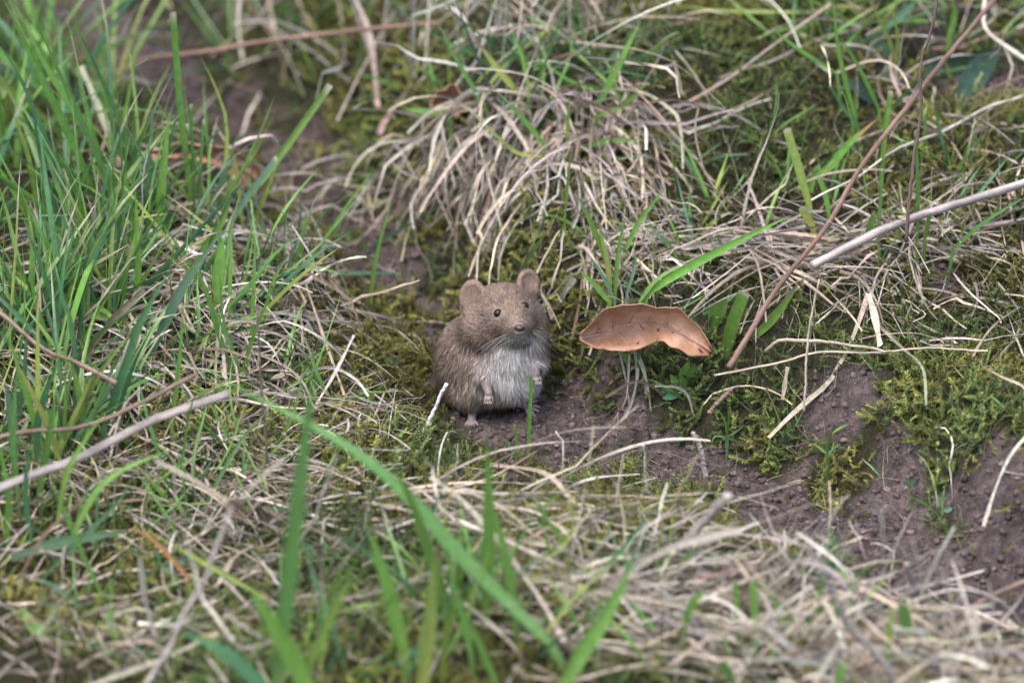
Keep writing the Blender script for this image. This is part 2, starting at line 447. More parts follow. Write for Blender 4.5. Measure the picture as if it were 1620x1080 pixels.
mm = .001
STR = ['s', 'w', 'n', 'b']; SP = [.44, .22, .24, .10]
straw_regions = [
    # cx, cy, rx, ry, n, headings, spread, elev, length, width, curl, grav, keys, probs, fan
    (870, 200, 180, 52, 170, [-90], 24, (15, 22), (40*mm, 95*mm), (1.2*mm, 3.3*mm), .09, .22, STR, SP, 40),
    (660, 275, 90, 50, 85, [-120], 32, (20, 25), (35*mm, 80*mm), (.8*mm, 2.2*mm), .11, .22, STR, SP, 0),
    (920, 310, 120, 70, 70, [-95], 18, (10, 20), (40*mm, 85*mm), (1.1*mm, 2.9*mm), .11, .22, STR, SP, 20),
    (960, 430, 90, 35, 55, [-60, -130, 0], 35, (10, 20), (25*mm, 60*mm), (.8*mm, 2.2*mm), .14, .2, STR, SP, 0),
    (1300, 408, 240, 36, 125, [0, 180], 24, (8, 16), (40*mm, 120*mm), (.9*mm, 2.7*mm), .09, .14, STR, SP, 0),
    (1370, 430, 190, 40, 48, [-90, -60, -120], 30, (5, 20), (30*mm, 75*mm), (.7*mm, 2.2*mm), .11, .2, STR, SP, 0),
    (1130, 370, 120, 50, 42, [-60, 0, 180], 40, (8, 18), (30*mm, 80*mm), (.7*mm, 1.9*mm), .12, .2, STR, SP, 0),
    (350, 400, 300, 150, 430, [0, -60, 60, 180, -120], 35, (12, 22), (30*mm, 80*mm), (.9*mm, 2.8*mm), .10, .18, STR, SP, 0),
    (200, 640, 280, 160, 300, [-90, -40, 30, 180], 35, (10, 22), (30*mm, 75*mm), (.9*mm, 2.6*mm), .12, .18, STR, [.34, .10, .36, .20], 0),
    (200, 920, 300, 170, 240, [-60, 20, 150, 60], 35, (10, 20), (30*mm, 85*mm), (.7*mm, 2.4*mm), .10, .16, STR, [.34, .14, .34, .18], 0),
    (760, 890, 340, 120, 210, [0, 25, 160, -30], 25, (8, 14), (40*mm, 120*mm), (.7*mm, 2.3*mm), .06, .10, STR, SP, 0),
    (1120, 975, 260, 100, 240, [35, 50, 0, -40, 160], 25, (10, 16), (40*mm, 95*mm), (.9*mm, 2.6*mm), .07, .12, STR, SP, 0),
    (1430, 1050, 270, 75, 340, [40, 60, -50, 150, 0], 28, (12, 18), (40*mm, 95*mm), (1.1*mm, 3.2*mm), .08, .14, STR, [.40, .30, .22, .08], 0),
    (560, 80, 420, 110, 120, [60, 100, 20, 150, -60], 35, (35, 22), (60*mm, 150*mm), (.9*mm, 2.6*mm), .07, .09, STR, [.30, .26, .36, .08], 0),
    (960, 60, 140, 70, 60, [70, 110, -90], 30, (35, 22), (50*mm, 120*mm), (.9*mm, 2.5*mm), .07, .09, STR, SP, 0),
    (1560, 420, 110, 200, 90, [-60, 30, 150, -100], 35, (12, 20), (35*mm, 95*mm), (.7*mm, 2.2*mm), .09, .16, STR, SP, 0),
    (550, 590, 110, 130, 55, [-70, 60, 0, 150], 35, (12, 20), (30*mm, 75*mm), (.5*mm, 1.7*mm), .08, .14, STR, SP, 0),
    (1480, 90, 200, 100, 100, [30, 60, -60, 150], 35, (20, 22), (40*mm, 110*mm), (.7*mm, 2.0*mm), .09, .14, STR, [.35, .12, .33, .20], 0),
    (420, 760, 200, 90, 90, [0, -50, 40, 150], 35, (8, 16), (35*mm, 90*mm), (.6*mm, 1.7*mm), .07, .14, STR, SP, 0),
    (770, 262, 115, 45, 80, [-105], 22, (10, 20), (40*mm, 85*mm), (1.0*mm, 2.8*mm), .10, .22, STR, SP, 25),
    (810, 560, 1000, 720, 400, [0, 60, 120, 180, -60, -120], 40, (10, 22), (20*mm, 65*mm), (.4*mm, 1.3*mm), .11, .16, STR, [.28, .10, .34, .28], 0),
]
straw_regions.append((810, 540, 1750, 1250, 1500, [0, 60, 120, 180, -60, -120], 40, (10, 22), (35*mm, 90*mm), (.8*mm, 2.3*mm), .10, .16, STR, SP, 0))
INDIV = {0: ("straw hanging over the mossy bank behind the vole", "straws hanging over the bank", 55),
         1: ("straw spilling from the tussock edge into the bare runway", "straws at the runway edge", 22),
         3: ("straw in the heap between the vole and the brown leaf", "straws beside the brown leaf", 22),
         4: ("straw lying in the flat mat along the bank top", "straws matted on the bank", 55),
         10: ("straw lying loose among the green blades below the vole", "straws below the vole", 55),
         12: ("straw in the heap below the bare soil patch", "straws below the soil patch", 60)}
def straw_look(P, w, c):
    L = np.linalg.norm(np.diff(P, axis=0), axis=1).sum(); chord = np.linalg.norm(P[-1] - P[0])
    lum = c.mean(); red = c[0] / c[2]
    return " ".join(["long" if L > .075 else "short", "broad" if w > .0021 else "thin", "straight" if chord / L > .93 else "bent" if chord / L > .72 else "curled",
                     "bleached" if lum > .42 else "dark brown" if lum < .19 else "greyish" if red < 1.55 else "tan"])
litter = []; indiv = []
for k, a in enumerate(straw_regions):
    P, w, c = make_strands(*a[:14], fan=a[14])
    if k in INDIV:
        lab, grp, m = INDIV[k]
        order = np.argsort(-w * np.linalg.norm(P[:, -1] - P[:, 0], axis=1))
        ix = order[:m]; rest = order[m:]
        for j in ix: indiv.append((P[j:j + 1], w[j:j + 1], c[j:j + 1], straw_look(P[j], w[j], c[j]) + ' ' + lab, grp))
        P, w, c = P[rest], w[rest], c[rest]
    if k == len(straw_regions) - 1:                       # only round the edges of the view
        ex, ey = project(P[:, 0]); o_ = (ex < -60) | (ex > 1680) | (ey < -60) | (ey > 1140); P, w, c = P[o_], w[o_], c[o_]
    litter.append(strands_mesh_arrays(P, w, c, rng.normal(0, 1.8, len(P)), 'straw', .22))
add_stuff("dry_grass_litter", litter, M_STRAW, "tangled thatch of dry dead grass covering the ground", "dry grass")
for P, w, c, lab, grp in indiv:
    v, q, cc = strands_mesh_arrays(P, w, c, rng.normal(0, 1.8, 1), 'straw', .25)
    tag(fast_mesh("dry_straw", v, quads=q, col=cc, mat=M_STRAW), lab, "straw", grp)

# fine rootlets
P, w, c = make_strands(860, 600, 820, 500, 1500, [0, 90, 180, 270], 60, (10, 30), (12*mm, 45*mm), (.18*mm, .4*mm), .34, .12, ['b', 's', 'k'], [.5, .35, .15], clear=(.0006, .006), soil_keep=.8)
add_stuff("rootlets", [strands_mesh_arrays(P, w, c, rng.normal(0, 1, len(P)), 'straw', .3)], M_STRAW, "hair thin brown rootlets curling over soil and moss", "rootlets")

# ------------------------------------------------------------------ short and tall grass that nobody could count
def make_grass(cx, cy, rx, ry, n, lean_head, lean, length, width, grav, keys, probs=None, curl=.05, seg=8, tuft=0):
    if tuft:
        m = max(1, n // tuft); bx, by = in_ellipse(cx, cy, rx, ry, m)
        k = rng.integers(0, m, n); px = bx[k] + rng.normal(0, 7, n); py = by[k] + rng.normal(0, 5, n)
    else: px, py = in_ellipse(cx, cy, rx, ry, n)
    ok = ~((px > 640) & (px < 905) & (py > 420) & (py < 850)); px, py = px[ok], py[ok]
    p = G(px, py); keep = rng.random(len(p)) > soil_mask(p[:, 0], p[:, 1]) * .95; p = p[keep]; n = len(p)
    hd = np.radians(rng.choice(lean_head, n) + rng.normal(0, 35, n)); el = np.radians(np.clip(rng.normal(lean, 16, n), 12, 90))
    d = np.stack([np.cos(hd) * np.cos(el), np.sin(hd) * np.cos(el), np.sin(el)], -1)
    L = rng.uniform(*length, n) * np.exp(rng.normal(0, .12, n)); p[:, 2] -= .001
    P = walk(p, d, L, seg, np.full(n, curl), grav, np.full(n, .001))
    P = P[~hides_vole(P)]; n = len(P)
    return strands_mesh_arrays(P, rng.uniform(*width, n), jitter_cols(keys, n, probs), rng.normal(0, .9, n), 'tip', .2, tipcol=pal('s'))

GK = ['g', 'G', 't', 'y']; GP = [.42, .25, .22, .11]
grass_parts = [make_grass(*a) for a in (
    (80, 320, 160, 230, 140, [160, 20, 90], 64, (55*mm, 115*mm), (1.6*mm, 4.0*mm), .035, GK, GP, .04, 9, 6),
    (270, 450, 260, 120, 175, [30, 150, 70], 60, (35*mm, 85*mm), (1.1*mm, 3.0*mm), .045, GK, GP, .05, 8, 6),
    (70, 640, 140, 190, 115, [30, 120, 70], 64, (45*mm, 100*mm), (1.5*mm, 3.8*mm), .035, GK, GP, .04, 9, 6),
    (330, 640, 200, 110, 90, [20, 150], 48, (25*mm, 65*mm), (.8*mm, 2.0*mm), .06, GK, GP, .06, 8, 5),
    (170, 900, 260, 160, 100, [20, 150, 80], 48, (25*mm, 70*mm), (.8*mm, 2.2*mm), .06, GK, GP, .06, 8, 5),
    (620, 1010, 240, 90, 110, [60, 120, 20], 58, (30*mm, 75*mm), (1.0*mm, 2.8*mm), .05, GK, GP, .05, 8, 5),
    (560, 830, 160, 80, 60, [20, 150], 42, (20*mm, 55*mm), (.6*mm, 1.7*mm), .07, GK, GP, .06, 8, 5),
    (1130, 1000, 320, 80, 80, [60, 120], 60, (20*mm, 45*mm), (1.0*mm, 2.8*mm), .05, GK, GP, .05, 8, 4),
    (870, 160, 170, 70, 55, [60, 120, 0, 180], 48, (30*mm, 75*mm), (.8*mm, 2.4*mm), .05, GK, GP, .05, 8, 5),
    (600, 110, 260, 90, 60, [60, 120, 0, 180], 45, (30*mm, 80*mm), (.8*mm, 2.2*mm), .05, GK, GP, .05, 8, 4),
    (1400, 50, 240, 80, 100, [60, 150, 0, 200], 42, (30*mm, 85*mm), (.8*mm, 2.2*mm), .05, GK, GP, .05, 8, 5),
    (1180, 330, 200, 90, 36, [60, 120], 55, (20*mm, 55*mm), (.8*mm, 2.6*mm), .05, GK, GP, .05, 8, 4),
    (1480, 360, 140, 110, 44, [60, 120, 0], 50, (20*mm, 50*mm), (.8*mm, 2.4*mm), .05, GK, GP, .05, 8, 4),
    (1350, 650, 260, 130, 70, [60, 120, 0], 50, (10*mm, 22*mm), (.5*mm, 1.2*mm), .04, GK, GP, .05, 8, 5),
    (1000, 420, 90, 50, 16, [60, 120], 55, (20*mm, 50*mm), (1.0*mm, 2.4*mm), .05, GK, GP, .05, 8, 4),
    (810, 540, 1000, 700, 230, [0, 60, 120, 180], 40, (12*mm, 40*mm), (.6*mm, 1.6*mm), .06, GK, GP, .06, 8, 4),
    (-380, 420, 330, 560, 420, [60, 120, 20], 58, (40*mm, 100*mm), (1.2*mm, 3.2*mm), .04, GK, GP, .05, 8, 6),
    (1950, 450, 260, 600, 150, [60, 120, 20], 52, (25*mm, 70*mm), (.8*mm, 2.4*mm), .05, GK, GP, .05, 8, 5),
    (810, -330, 900, 200, 260, [60, 120, 20], 52, (30*mm, 80*mm), (.8*mm, 2.4*mm), .05, GK, GP, .05, 8, 5),
    (810, 1330, 900, 130, 160, [60, 120, 20], 48, (15*mm, 35*mm), (.8*mm, 2.4*mm), .05, GK, GP, .05, 8, 5),
)]
add_stuff("grass", grass_parts, M_BLADE, "fresh green grass growing through the thatch", "grass")

# ------------------------------------------------------------------ moss
def moss_template(seed):
    r = np.random.default_rng(seed); nd = 9; V, Q, T = [], [], []
    t = np.linspace(0, 1, nd + 1); bend = r.uniform(.15, .5); az = r.uniform(0, 6.28)
    c = np.stack([bend * t ** 2 * np.cos(az) + .04 * np.sin(t * 7), bend * t ** 2 * np.sin(az), t * (1 - .2 * bend * t)], -1)
    for i in range(nd + 1):
        V += [c[i] + [-.02, 0, 0], c[i] + [.02, 0, 0]]
    quads = [(2 * i, 2 * i + 1, 2 * i + 3, 2 * i + 2) for i in range(0, nd)]
    for i in range(1, nd + 1):
        for k in range(3 if i < nd else 4):
            a = i * 2.4 + k * 2.1 + r.normal(0, .3); L = r.uniform(.13, .21) * (1.15 - .45 * t[i]); el = r.uniform(.3, .9)
            d = np.array([np.cos(a) * np.cos(el), np.sin(a) * np.cos(el), np.sin(el)]); sd = np.array([-np.sin(a), np.cos(a), 0]) * L * .28
            b = len(V); V += [c[i] - sd, c[i] + sd, c[i] + d * L]; T.append((b, b + 1, b + 2))
    return np.array(V), np.array(quads), np.array(T)

def scatter_world(n, wide=False):
    k_ = 1.65 if wide else 1.0
    x = rng.uniform(-.38, .38, n) * k_; y = rng.uniform(-.50, .62, n) * k_; z = hgt(x, y)
    px, py = project(np.stack([x, y, z], -1))
    ok = (px > -180) & (px < 1800) & (py > -120) & (py < 1240)
    if wide: ok = ~ok
    return x[ok], y[ok], z[ok], px[ok], py[ok]

x, y, z, px, py = scatter_world(118000)
xw, yw, zw, pxw, pyw = scatter_world(26000, True)
near_n = len(x); x, y, z, px, py = (np.concatenate(t_) for t_ in ((x, xw), (y, yw), (z, zw), (px, pxw), (py, pyw))); outer = np.arange(len(x)) >= near_n
sm = soil_mask(x, y); patch = noise(x, y, 14, 41) + .6 * noise(x, y, 45, 42)
dens = np.clip(.72 + 1.2 * patch, .12, 1) * (1 - .86 * sm)
dens *= np.where((px < 480) & (py < 620), .45, 1)                        # under the tall grass little moss grows
dens = np.where((px > 1050) | ((px > 480) & (px < 1050) & (py > 250)), np.clip(dens * 1.25, 0, 1), dens)
thick = (px > 860) & (py > 430) & (py < 980)                               # the damp bank face is thickly mossed
ok = rng.random(len(x)) < np.where(thick & ~outer, np.clip(dens * 1.5, 0, 1) * (1 - .9 * sm), dens * .62)
x, y, z, px, py, patch, outer = (a[ok] for a in (x, y, z, px, py, patch, outer)); n = len(x)
tm = rng.integers(0, 5, n); size = rng.uniform(7*mm, 15*mm, n) * (1 + .5 * patch) * np.where(outer, 1.6, 1.0)
rv = np.hypot((x - .002) / 1.25, y + .012); size *= .4 + .6 * smooth(.018, .05, rv)
nrm = hnorm(x, y); axis_d = norm(nrm * .9 + rng.normal(0, .55, (n, 3))); axis_d[:, 2] = np.abs(axis_d[:, 2])
ux = norm(np.cross(axis_d, rng.normal(0, 1, (n, 3)))); uy = np.cross(axis_d, ux)
mc = np.array([.165, .163, .042]) * np.exp(rng.normal(0, .32, (n, 1))) * (1 + 1.1 * noise(x, y, 18, 43))[:, None]
gr = smooth(-.2, .35, noise(x, y, 25, 44) + rng.normal(0, .15, n))[:, None]
mc = mc * (1 - gr) + mc * np.array([.55, .80, .95]) * gr
MV, MQ, MT, MC, off = [], [], [], [], 0
for k in range(5):
    V, Qd, Tr = moss_template(100 + k); s = np.where(tm == k)[0]; sz = size[s][:, None, None]
    W = np.stack([x[s], y[s], z[s] - .001], -1)[:, None] + sz * (V[None, :, :1] * ux[s][:, None] + V[None, :, 1:2] * uy[s][:, None] + V[None, :, 2:] * axis_d[s][:, None])
    nv = len(V); b = off + np.arange(len(s))[:, None, None] * nv
    MV.append(W.reshape(-1, 3)); MQ.append((Qd[None] + b).reshape(-1, 4)); MT.append((Tr[None] + b).reshape(-1, 3))
    tip_tone = (.65 + .55 * np.clip(V[:, 2], 0, 1))[None, :, None]                # each shoot darker at the base, paler towards the tip
    MC.append((mc[s][:, None] * tip_tone).reshape(-1, 3)); off += nv * len(s)
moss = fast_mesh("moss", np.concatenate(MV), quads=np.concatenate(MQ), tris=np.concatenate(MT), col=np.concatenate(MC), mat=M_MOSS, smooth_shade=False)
tag(moss, "feathery yellow green moss carpeting the bank and hollows", "moss", kind="stuff")
print("moss shoots", n, "tris", sum(len(q) * 2 for q in MQ) + sum(len(t) for t in MT))

# ------------------------------------------------------------------ soil crumbs
def ico():
    p = (1 + 5 ** .5) / 2
    v = norm(np.array([(-1, p, 0), (1, p, 0), (-1, -p, 0), (1, -p, 0), (0, -1, p), (0, 1, p), (0, -1, -p), (0, 1, -p), (p, 0, -1), (p, 0, 1), (-p, 0, -1), (-p, 0, 1)], float))
    f = np.array([(0,11,5),(0,5,1),(0,1,7),(0,7,10),(0,10,11),(1,5,9),(5,11,4),(11,10,2),(10,7,6),(7,1,8),(3,9,4),(3,4,2),(3,2,6),(3,6,8),(3,8,9),(4,9,5),(2,4,11),(6,2,10),(8,6,7),(9,8,1)])
    return v, f
IV, IF = ico()
x, y, z, px, py = scatter_world(95000)
ok = rng.random(len(x)) < soil_mask(x, y) * .9 + .04; x, y, z = x[ok], y[ok], z[ok]
ok = np.hypot(x - VOLE_XY[0], y - VOLE_XY[1]) > .012; x, y, z = x[ok], y[ok], z[ok]; n = len(x)
r = np.exp(rng.normal(math.log(.0008), .62, n)); r = np.clip(r, .0003, .0021)
jit = 1 + np.clip(rng.normal(0, .34, (n, 12, 1)), -.7, .8)
V = np.stack([x, y, z + r * .25], -1)[:, None] + r[:, None, None] * IV[None] * jit * np.array([1, 1, .75])
C = np.array([.092, .069, .066]) * np.exp(rng.normal(0, .28, (n, 1, 1))) * np.ones((1, 12, 1))
F = (IF[None] + (np.arange(n) * 12)[:, None, None]).reshape(-1, 3)
tag(fast_mesh("soil_crumbs", V.reshape(-1, 3), tris=F, col=C.reshape(-1, 3), mat=M_CRUMB, smooth_shade=False), "loose brown soil crumbs on the bare runway", "soil", kind="stuff")

# ------------------------------------------------------------------ traced tufts: label, blades (pixels root first, width px, colour, kind, options)
def tuft(label, blades, group=None):
    b0 = G1(*blades[0][0][0]); e = empty("grass_tuft", b0, label, "grass tuft", group)
    for b in blades:
        pts, w, c = b[:3]; kind = b[3] if len(b) > 3 else 'tip'; kw = b[4] if len(b) > 4 else {}
        kw.setdefault('lift', .014)
        blade(pts, w, c, kind, parent=e, **kw)
    return e

g = dict(gtip=True)
tuft("tall clump of long arching green blades leaning over the runway's upper end", [
    ([(165, 345), (110, 215), (60, 110), (2, -10)], 13, 'G'), ([(180, 320), (140, 215), (70, 100), (15, -12)], 13, 'g'),
    ([(70, 150), (80, 95), (100, 68), (137, 18)], 15, 'g'), ([(68, 145), (88, 90), (96, 45)], 13, 'y', 'cut'), ([(66, 150), (63, 80), (75, -5)], 7, 'G'),
    ([(75, 390), (35, 322), (-8, 255)], 14, 'g'), ([(200, 345), (150, 240), (100, 130), (60, 40)], 10, 'G'), ([(120, 330), (80, 240), (30, 120), (-10, 60)], 9, 't'),
    ([(150, 360), (118, 300), (90, 230)], 9, 'g'), ([(60, 345), (45, 250), (18, 170)], 9, 'y')])
tuft("upright bright green blades with clipped tips in front of the curved brown leaf", [
    ([(302, 310), (287, 190), (279, 100), (273, 20)], 13, 'g', 'cut', dict(roll=.2)), ([(250, 372), (257, 280), (268, 178)], 14, 'g', 'tip', dict(roll=.1)),
    ([(308, 330), (304, 240), (302, 165)], 7, 'G', 'cut'), ([(314, 340), (318, 260), (323, 190)], 8, 'G', 'cut'),
    ([(215, 300), (185, 215), (167, 143)], 7, 'G'), ([(385, 362), (377, 295), (369, 233)], 7, 'y'), ([(390, 362), (396, 300), (401, 240)], 5, 'G'),
    ([(218, 410), (208, 340), (197, 270)], 13, 'g', 'tip', dict(roll=.1)), ([(275, 360), (230, 260), (190, 180)], 7, 't'), ([(235, 345), (265, 240), (292, 130)], 6, 't'),
    ([(350, 330), (362, 290), (372, 250)], 6, 'y')])
tuft("grass stalk with one long blunt blade slanting across the bare runway", [
    ([(358, 365), (382, 325), (440, 250), (522, 134)], 13, 'g', 'cut', dict(roll=.1, lean=.03)), ([(352, 368), (400, 300), (438, 250)], 12, 'T', 'cut'),
    ([(398, 360), (415, 320), (440, 255)], 7, 'y')])
tuft("broad blue green blades growing beside the brown tipped blade", [
    ([(158, 695), (195, 590), (225, 505), (270, 424)], 14, 't', 'tip', dict(roll=.2)), ([(180, 670), (212, 575), (247, 507)], 10, 't'),
    ([(238, 560), (262, 510), (292, 450), (350, 366)], 16, 'T', 'tip', dict(roll=.2)), ([(305, 425), (330, 385), (352, 350), (365, 315)], 13, 'g'),
    ([(207, 512), (155, 499), (108, 505)], 14, 'y', 'tip', dict(tip='o', roll=.1)), ([(340, 488), (346, 430), (352, 376)], 20, 'g', 'leaf', dict(roll=.3)),
    ([(130, 572), (180, 503), (228, 458)], 11, 'b', 'straw')])
tuft("thin upright green blades mixed with dead straw left of the vole", [
    ([(362, 500), (365, 430), (367, 355)], 7, 'g'), ([(398, 525), (402, 440), (404, 368)], 8, 'g'), ([(203, 480), (182, 425), (160, 355)], 8, 'g'),
    ([(210, 500), (219, 430), (216, 350), (214, 300)], 10, 'g'), ([(82, 552), (60, 490), (45, 420)], 9, 'g'), ([(104, 535), (72, 440), (42, 362)], 9, 't'),
    ([(368, 592), (342, 515), (322, 450), (294, 402)], 8, 'G'), ([(402, 512), (440, 470), (490, 425), (542, 388)], 7, 'y'), ([(418, 505), (430, 450), (456, 402)], 6, 'g'),
    ([(270, 682), (284, 570), (290, 478)], 7, 'g'), ([(385, 600), (362, 540), (330, 470)], 6, 'G'), ([(350, 500), (300, 430), (235, 385)], 7, 'y'),
    ([(375, 585), (352, 500), (347, 420)], 5, 'g'), ([(380, 600), (405, 520), (440, 440)], 6, 'g')])
tuft("dense upright blades crossed by the dark bent stem", [
    ([(24, 730), (20, 670), (8, 602)], 17, 'T', 'tip', dict(roll=.1)), ([(58, 735), (62, 655), (96, 560)], 13, 't'), ([(138, 700), (125, 625), (110, 556)], 11, 'g'),
    ([(70, 720), (40, 620), (10, 520)], 11, 'g'), ([(100, 745), (70, 660), (20, 560)], 10, 'y'), ([(60, 790), (75, 700), (90, 610)], 12, 'G'),
    ([(30, 800), (20, 690), (30, 560)], 10, 'G'), ([(90, 830), (110, 740), (165, 650)], 10, 'g'), ([(10, 860), (12, 780), (-5, 690)], 11, 'g'),
    ([(50, 860), (40, 770), (52, 690)], 9, 't')])
tuft("flat spreading blades with orange withered tips on dark moss", [
    ([(18, 882), (108, 855), (206, 840)], 19, 'T', 'tip', dict(gtip=True, up=.02, roll=.3)), ([(28, 958), (70, 1008), (108, 1042), (140, 1052)], 20, 'g', 'tip', dict(tip='r', roll=.2, lean=-.05)),
    ([(-4, 912), (50, 970), (110, 1005), (192, 1017)], 10, 'y', 'tip', dict(tip='o', lean=-.05)), ([(170, 952), (148, 915), (110, 830), (74, 745)], 8, 'g'),
    ([(300, 915), (240, 850), (200, 835)], 8, 'o', 'tip'), ([(420, 945), (330, 893), (232, 838)], 9, 'y', 'tip', dict(gtip=True, up=.015)),
    ([(60, 920), (130, 850), (190, 790), (215, 740)], 8, 't'), ([(110, 860), (150, 780), (200, 740), (270, 712)], 11, 'g')])
tuft("tall soft green blades crossing in the foreground below the vole", [
    ([(432, 1110), (455, 930), (482, 700), (502, 556)], 24, 'G', 'tip', dict(lean=-.02, roll=.2)), ([(905, 1050), (740, 890), (640, 780), (540, 700), (350, 600)], 22, 'G', 'tip', dict(lean=.06, roll=.25)),
    ([(500, 1110), (445, 1010), (392, 925)], 30, 'g', 'tip', dict(lean=-.01, roll=.2)), ([(440, 1110), (360, 1035), (285, 998)], 24, 't', 'tip', dict(lean=0, roll=.2)),
    ([(470, 1090), (530, 960), (560, 900)], 16, 'y')])
tuft("row of upright bright green blades in front of the mossy hollow", [
    ([(768, 970), (773, 820), (770, 690)], 20, 'g', 'tip', dict(lean=-.02, roll=.1)), ([(818, 1000), (800, 880), (768, 765)], 15, 'g', 'tip', dict(roll=.2)),
    ([(645, 1050), (612, 925), (580, 826)], 22, 'g', 'tip', dict(roll=.1)), ([(712, 990), (685, 890), (652, 795), (614, 708)], 17, 'g', 'tip', dict(lean=-.03)),
    ([(668, 1095), (680, 960), (688, 870)], 22, 'y', 'tip', dict(roll=.1)), ([(748, 1050), (730, 970), (708, 895)], 13, 'g'),
    ([(700, 1080), (705, 1000), (730, 930)], 14, 'y'), ([(790, 1090), (745, 990), (700, 930)], 13, 'g')])
tuft("wide green blade and thin partners beside the thick bleached stalk", [
    ([(885, 1095), (925, 1025), (962, 968), (1004, 886)], 24, 'g', 'tip', dict(roll=.1)), ([(936, 915), (985, 868), (1042, 796)], 7, 't', 'tip'),
    ([(870, 880), (860, 810), (895, 770)], 6, 'g'), ([(905, 880), (865, 820), (830, 770)], 7, 'g'), ([(850, 900), (900, 850), (910, 790)], 6, 'y')])
tuft("spray of mixed green blades rising from the straw tussock on the bank", [
    ([(800, 192), (776, 140), (750, 80), (718, -8)], 5, 'd'), ([(826, 186), (846, 140), (870, 80), (898, -10)], 5, 'G'), ([(778, 190), (755, 150), (720, 90), (688, 26)], 7, 'G'),
    ([(828, 155), (788, 110), (750, 58)], 11, 'y', 'tip', dict(tip='b')), ([(838, 150), (826, 90), (804, 38)], 8, 'g'), ([(943, 170), (960, 140), (985, 90), (1012, 36)], 13, 'g', 'tip', dict(roll=.1)),
    ([(938, 187), (985, 166), (1028, 128)], 10, 'g'), ([(904, 240), (960, 223), (1026, 222)], 10, 'g', 'tip', dict(roll=.2)), ([(716, 181), (680, 178), (640, 172)], 14, 'g', 'tip', dict(roll=.3)),
    ([(868, 238), (822, 182), (783, 142)], 10, 'g'), ([(866, 247), (820, 243), (785, 215), (738, 172)], 8, 'y'), ([(896, 240), (898, 195), (901, 148)], 7, 'y'), ([(893, 345), (898, 290), (904, 228)], 5, 'g')])
tuft("young green shoots standing beside the brown leaf's top edge", [
    ([(964, 424), (942, 368), (913, 308)], 9, 'g'), ([(985, 405), (1012, 350), (1054, 294)], 9, 'g'), ([(1008, 482), (1040, 442), (1085, 418)], 8, 'g'),
    ([(968, 482), (945, 455), (914, 425)], 10, 'g', 'tip', dict(roll=.2)), ([(966, 478), (960, 410), (945, 352)], 9, 'y', 'tip'), ([(972, 475), (978, 400), (990, 340)], 8, 'g'),
    ([(1008, 476), (1060, 440), (1150, 390), (1252, 340)], 14, 'g', 'tip', dict(roll=.2)), ([(990, 470), (1005, 420), (1002, 380)], 6, 'T'), ([(826, 426), (848, 390), (872, 355)], 7, 'g', 'tip', dict(tip='o')),
    ([(975, 478), (950, 430), (930, 400)], 6, 'T')])
tuft("crossing thin green blades above the dark plantain leaves", [
    ([(1282, 20), (1150, 18), (1072, 8)], 7, 'y', 'tip', dict(gtip=True, up=.02)), ([(1332, 122), (1270, 82), (1220, 46)], 7, 'g'), ([(1358, 200), (1340, 140), (1325, 70), (1318, -10)], 8, 'g'),
    ([(1395, 182), (1362, 112), (1328, 56)], 8, 'G'), ([(1362, 202), (1335, 170), (1308, 128)], 7, 't'), ([(1462, 108), (1350, 134), (1240, 145), (1132, 148)], 7, 'y', 'tip', dict(gtip=True, up=.02, tip='b')),
    ([(1420, 110), (1405, 60), (1375, 0)], 7, 'y'), ([(1350, 190), (1353, 160), (1352, 138)], 7, 'g'), ([(1500, 60), (1510, 25), (1506, -5)], 10, 'g'), ([(1395, 185), (1430, 150), (1470, 100)], 7, 'G'),
    ([(1395, 50), (1430, 20), (1450, 0)], 16, 'T', 'leaf'), ([(1415, 105), (1420, 60), (1412, 10)], 6, 'y'), ([(1380, 20), (1340, 10), (1270, 30)], 6, 'y')])
tuft("clipped yellowish blades standing in the straw mat near the long brown stem", [
    ([(1282, 330), (1270, 290), (1258, 248), (1244, 204)], 15, 'y', 'cut', dict(roll=.15)), ([(1392, 300), (1400, 215), (1409, 144)], 9, 'g', 'cut'),
    ([(1278, 287), (1312, 264), (1342, 228), (1388, 188)], 13, 'g', 'tip', dict(roll=.2, tip='o')), ([(1312, 342), (1306, 310), (1295, 278)], 9, 'g', 'cut'), ([(1450, 400), (1452, 300), (1448, 206)], 8, 'g', 'cut'),
    ([(1288, 362), (1276, 342), (1268, 328)], 14, 'y', 'cut'), ([(1390, 400), (1392, 330), (1400, 255)], 6, 'G'), ([(1372, 372), (1380, 350), (1384, 340)], 12, 'g', 'cut'),
    ([(1500, 400), (1560, 350), (1625, 310)], 8, 'G'), ([(1462, 380), (1468, 350), (1470, 320)], 10, 'g')])
tuft("short clipped green stubs in the heap below the bare soil patch", [
    ([(1195, 1010), (1194, 960), (1192, 915)], 13, 'g', 'cut'), ([(1166, 990), (1166, 950), (1164, 918)], 9, 'g', 'cut'), ([(1295, 985), (1297, 945), (1299, 903)], 8, 'g', 'cut'), ([(1080, 1005), (1092, 960), (1112, 935)], 11, 'g', 'cut'),
    ([(1436, 1010), (1434, 980), (1428, 955)], 19, 'g', 'cut'), ([(1480, 985), (1482, 960), (1484, 945)], 12, 'g', 'cut'), ([(1325, 1095), (1328, 1070), (1334, 1050)], 13, 'g', 'cut'), ([(1404, 1060), (1406, 1010), (1412, 960)], 9, 'y', 'cut'),
    ([(1278, 990), (1284, 950), (1280, 925)], 8, 'g'), ([(1340, 1000), (1320, 960), (1310, 930)], 7, 'g'), ([(1165, 1075), (1150, 1060), (1140, 1045)], 14, 'g', 'cut')])
tuft("two cut green shoots standing in front of the brown leaf", [
    ([(994, 578), (986, 558), (979, 538)], 8, 'g', 'tip', dict(lift=.004, lean=-.012)), ([(1010, 602), (1010, 570), (1009, 541)], 6, 'G', 'cut', dict(lift=.004, lean=-.012))])
